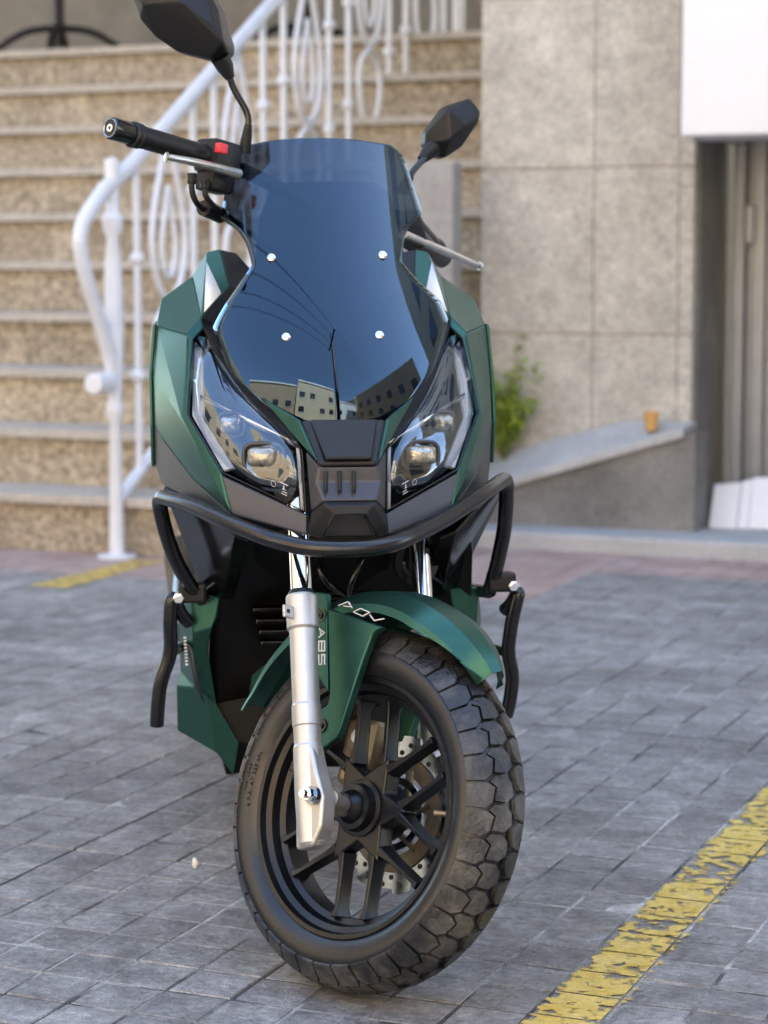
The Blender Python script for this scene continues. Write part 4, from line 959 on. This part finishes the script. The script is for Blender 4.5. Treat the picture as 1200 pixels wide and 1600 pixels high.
# ================================================================== BODY CORE AND REAR
def loft(name, secs, m, n=16, par=bike, sq=3.0, ang=50):
    bm = B(); R_ = []
    for (y, zc, hw, hh) in secs:
        ring = []
        for k in range(n):
            a = 6.28318 * (k + .5) / n; ca, sa_ = math.cos(a), math.sin(a); q = (abs(ca) ** sq + abs(sa_) ** sq) ** (-1 / sq)
            ring.append(bm.verts.new((hw * q * ca, y, zc + hh * q * sa_)))
        R_.append(ring)
    for A, C in zip(R_, R_[1:]):
        for k in range(n): bm.faces.new((A[k], A[(k + 1) % n], C[(k + 1) % n], C[k]))
    bm.faces.new(R_[0]); bm.faces.new(R_[-1][::-1]); return obj(name, bm, m, par, ang)
loft('body_core', [(.30, .72, .15, .16), (.42, .72, .19, .24), (.55, .66, .20, .24), (.62, .60, .14, .20)], 'inner_black')
loft('centre_tunnel', [(.48, .42, .17, .14), (.70, .42, .15, .14), (.95, .46, .15, .16), (1.15, .55, .16, .17)], 'green')
loft('footboard', [(.44, .27, .20, .04), (.60, .24, .22, .03), (.95, .25, .21, .03), (1.05, .27, .18, .03)], 'black_plastic')
loft('seat', [(.85, .70, .09, .03), (.95, .74, .13, .045), (1.15, .75, .15, .05), (1.32, .77, .14, .045), (1.42, .83, .13, .05), (1.65, .87, .11, .045), (1.78, .87, .08, .03)], 'seat')
loft('tail', [(.88, .60, .12, .10), (1.1, .63, .17, .10), (1.4, .68, .16, .10), (1.7, .76, .12, .07), (1.85, .80, .07, .04)], 'green')
bm = B(); lathe(bm, [(-.05, .03), (-.05, .055), (.05, .055), (.05, .03)], Matrix.Translation((0, 1.30, .252)), 30); obj('rear_hub', bm, 'black_wheel', bike, 40)
wheel('rear_wheel', bike, Matrix.Translation((0, 1.30, .256)), .252, .062)
bm = B(); tube(bm, fillet([(.11, .85, .24), (.18, .95, .06), (.20, 1.0, .010), (.23, 1.0, .010)], .02), .010, 10); obj('side_stand', bm, 'black_tube', bike, 50)
loft('engine', [(.80, .34, .10, .09), (1.0, .33, .12, .10), (1.15, .30, .10, .07)], 'inner_black')
bm = B(); prism(bm, [(.09, .95, .24), (.09, 1.36, .20), (.09, 1.38, .28), (.09, .95, .36)], (.05, 0, 0)); bevel_mod(obj('drive_case', bm, 'black_plastic', bike), .02)
bm = B(); tube(bm, [(-.10, 1.0, .28), (-.15, 1.1, .30), (-.16, 1.15, .31), (-.17, 1.50, .40), (-.17, 1.54, .41)], [.02, .03, .055, .055, .03], 20); obj('muffler', bm, 'black_gloss', bike, 40)
for sg in (-1, 1):
    bm = B(); tube(bm, spline([(sg * .12, 1.35, .80), (sg * .14, 1.6, .88), (sg * .10, 1.85, .90), (0, 1.90, .905)], 5), .012, 10); obj('grab_rail', bm, 'black_tube', bike, 50)
    bm = B(); tube(bm, [(sg * .10, 1.36, .30), (sg * .13, 1.55, .66)], .022, 12); obj('rear_shock', bm, 'black_tube', bike, 40)

# ================================================================== BUILDINGS (their light and reflections reach the picture)
ub = thing('building', 'tall granite-faced building rising above the stairs and the door', 'building', (0, 8, 0))
bm = B(); box(bm, (-13, -.15, 4.6), (9, 5, 15)); obj('upper_wall', bm, 'granite', ub)
bm = B(); box(bm, (XR + .6 + 1.6, .0, .0), (9, 5, 4.59)); obj('ground_floor_wall', bm, 'granite', ub)
for k in range(7):
    for r_ in range(3):
        bm = B(); box(bm, (-12 + 2.9 * k, -.17, 5.6 + 3 * r_), (-10.6 + 2.9 * k, -.10, 7.2 + 3 * r_)); obj('window', bm, 'window_dark', ub)
def street_house(x0, x1, y, h, m, label, cols, rows_):
    t_ = thing('town_house', label, 'building', ((x0 + x1) / 2, y, 0)); w = (x1 - x0)
    bm = B(); box(bm, (-w / 2, -6, 0), (w / 2, 0, h)); obj('wall', bm, m, t_)
    bm = B(); box(bm, (-w / 2 - .1, -6, h), (w / 2 - .1, .2, h + .3)); obj('cornice', bm, 'white_box', t_)
    for i in range(cols):
        for j in range(rows_):
            cx_ = -w / 2 + w * (i + .5) / cols; z = .9 + (h - 1) * j / rows_
            if (i * 7 + j * 5 + cols + int(h)) % 4 == 0: continue
            bm = B(); box(bm, (cx_ - .55, .005, z), (cx_ + .55, .02, z + 1.5)); o = obj('window', bm, 'window_dark', t_)
            bm = B(); box(bm, (cx_ - .65, .006, z - .1), (cx_ + .65, .12, z - .004)); obj('sill', bm, 'white_box', o)
street_house(-2, 7, -11, 12.5, 'facade', 'beige house across the street with three rows of windows', 4, 3)
street_house(7.2, 15, -11, 9.5, 'white_box', 'white house across the street between the beige and brown ones', 3, 2)
street_house(15.2, 24, -11, 13, 'facade_b', 'brown house across the street with many windows', 4, 3)
street_house(-12, -2.2, -11, 11, 'facade_b', 'low brown house across the street', 4, 2)


# ---- houses at both ends of the street
def side_house(x, y0, y1, h, m, label, face):
    t_ = thing('town_house', label, 'building', (x, (y0 + y1) / 2, 0)); w = y1 - y0
    bm = B(); box(bm, (min(0, -face * 6), -w / 2, 0), (max(0, -face * 6), w / 2, h)); obj('wall', bm, m, t_)
    n_ = int(w / 2.4)
    for i in range(n_):
        for j in range(int(h / 3)):
            c = -w / 2 + w * (i + .5) / n_; z = .9 + 3 * j; bm = B(); box(bm, (min(.005 * face, .03 * face), c - .5, z), (max(.005 * face, .03 * face), c + .5, z + 1.5)); obj('window', bm, 'window_dark', t_)
side_house(-13, -10, 6, 11, 'facade', 'pale house standing at the left end of the street', 1)
side_house(12, -8, 7, 11, 'facade_b', 'brown house standing at the right end of the street', -1)
# ---- raised lettering on the tyre's sidewall
def glyphs(text, r, a_mid, size, x):
    bm = B(); cu = bpy.data.curves.new('t', 'FONT'); cu.body = text; cu.size = size; cu.align_x = 'CENTER'; cu.extrude = .0006; cu.space_character = 1.25
    o = bpy.data.objects.new('t', cu); COL.objects.link(o); dg = bpy.context.evaluated_depsgraph_get(); me = bpy.data.meshes.new_from_object(o.evaluated_get(dg))
    bm.from_mesh(me); bpy.data.objects.remove(o); bpy.data.curves.remove(cu); bpy.data.meshes.remove(me)
    for v in bm.verts:
        a = a_mid - v.co.x / r; rr_ = r + v.co.y; v.co = Vector((x - v.co.z, -rr_ * math.cos(a), rr_ * math.sin(a)))
    return bm
tx_ = -.0568
ltr = obj('sidewall_lettering', glyphs('4 P.R. AT 225 kPa', TR - .0615, R(178), .0085, -.0556), 'rubber', fw_)
ltr2 = obj('sidewall_lettering', glyphs('MAX. LOAD', TR - .0515, R(178), .0065, -.0568), 'rubber', fw_)
# ---- hoses, horn and bracket in the dark space behind the fork
for P_ in ([(505, 860, .22), (500, 890, .20), (515, 915, .20), (540, 930, .22)], [(575, 855, .22), (560, 885, .20), (548, 915, .20), (545, 935, .22)], [(640, 850, .24), (655, 885, .25), (690, 910, .30)]):
    bm = B(); tube(bm, spline(pl(P_), 6), .0048, 8); obj('hose', bm, 'black_gloss', bike, 60)
c = L(650, 880, .26); bm = B(); Mx = Matrix.Translation(c) @ Vector((1, 0, 0)).rotation_difference(Vector((0, -1, 0))).to_matrix().to_4x4()
lathe(bm, [(-.02, .001), (-.02, .03), (0, .036), (.006, .034), (.006, .022), (.010, .018), (.010, .001)], Mx, 28, False); obj('horn', bm, 'black_gloss', bike, 35)
for k in range(9):
    bm = B(); a = L(560, 895 + 8 * k, .42); box(bm, a + Vector((-.09, 0, -.0012)), a + Vector((.12, .02, .0012))); obj('radiator_fin', bm, 'inner_black', bike)
up_o = thing('utility_pole', 'dark timber utility pole standing on the pavement with cables overhead', 'pole', (1.305, -1.007, 0))
bm = B(); tube(bm, [(0, 0, -.012), (0, 0, 3), (0, 0, 10)], [.15, .135, .11], 20); obj('post', bm, 'inner_black', up_o, 40)
bm = B(); box(bm, (-.06, -.8, 9.3), (.06, .8, 9.45), .01); obj('cross_arm', bm, 'inner_black', up_o)
for dy in (-.7, -.25, .25, .7):
    bm = B(); tube(bm, spline([(-12, dy, 9.62), (-6, dy, 9.2), (0, dy, 9.5), (6, dy, 9.2), (10.5, dy, 9.5)], 6), .012, 6); obj('cable', bm, 'inner_black', up_o, 60)
    bm = B(); tube(bm, [(0, dy, 9.44), (0, dy, 9.5), (0, dy, 9.52)], [.03, .04, .02], 10); obj('insulator', bm, 'white_box', up_o, 40)
#END
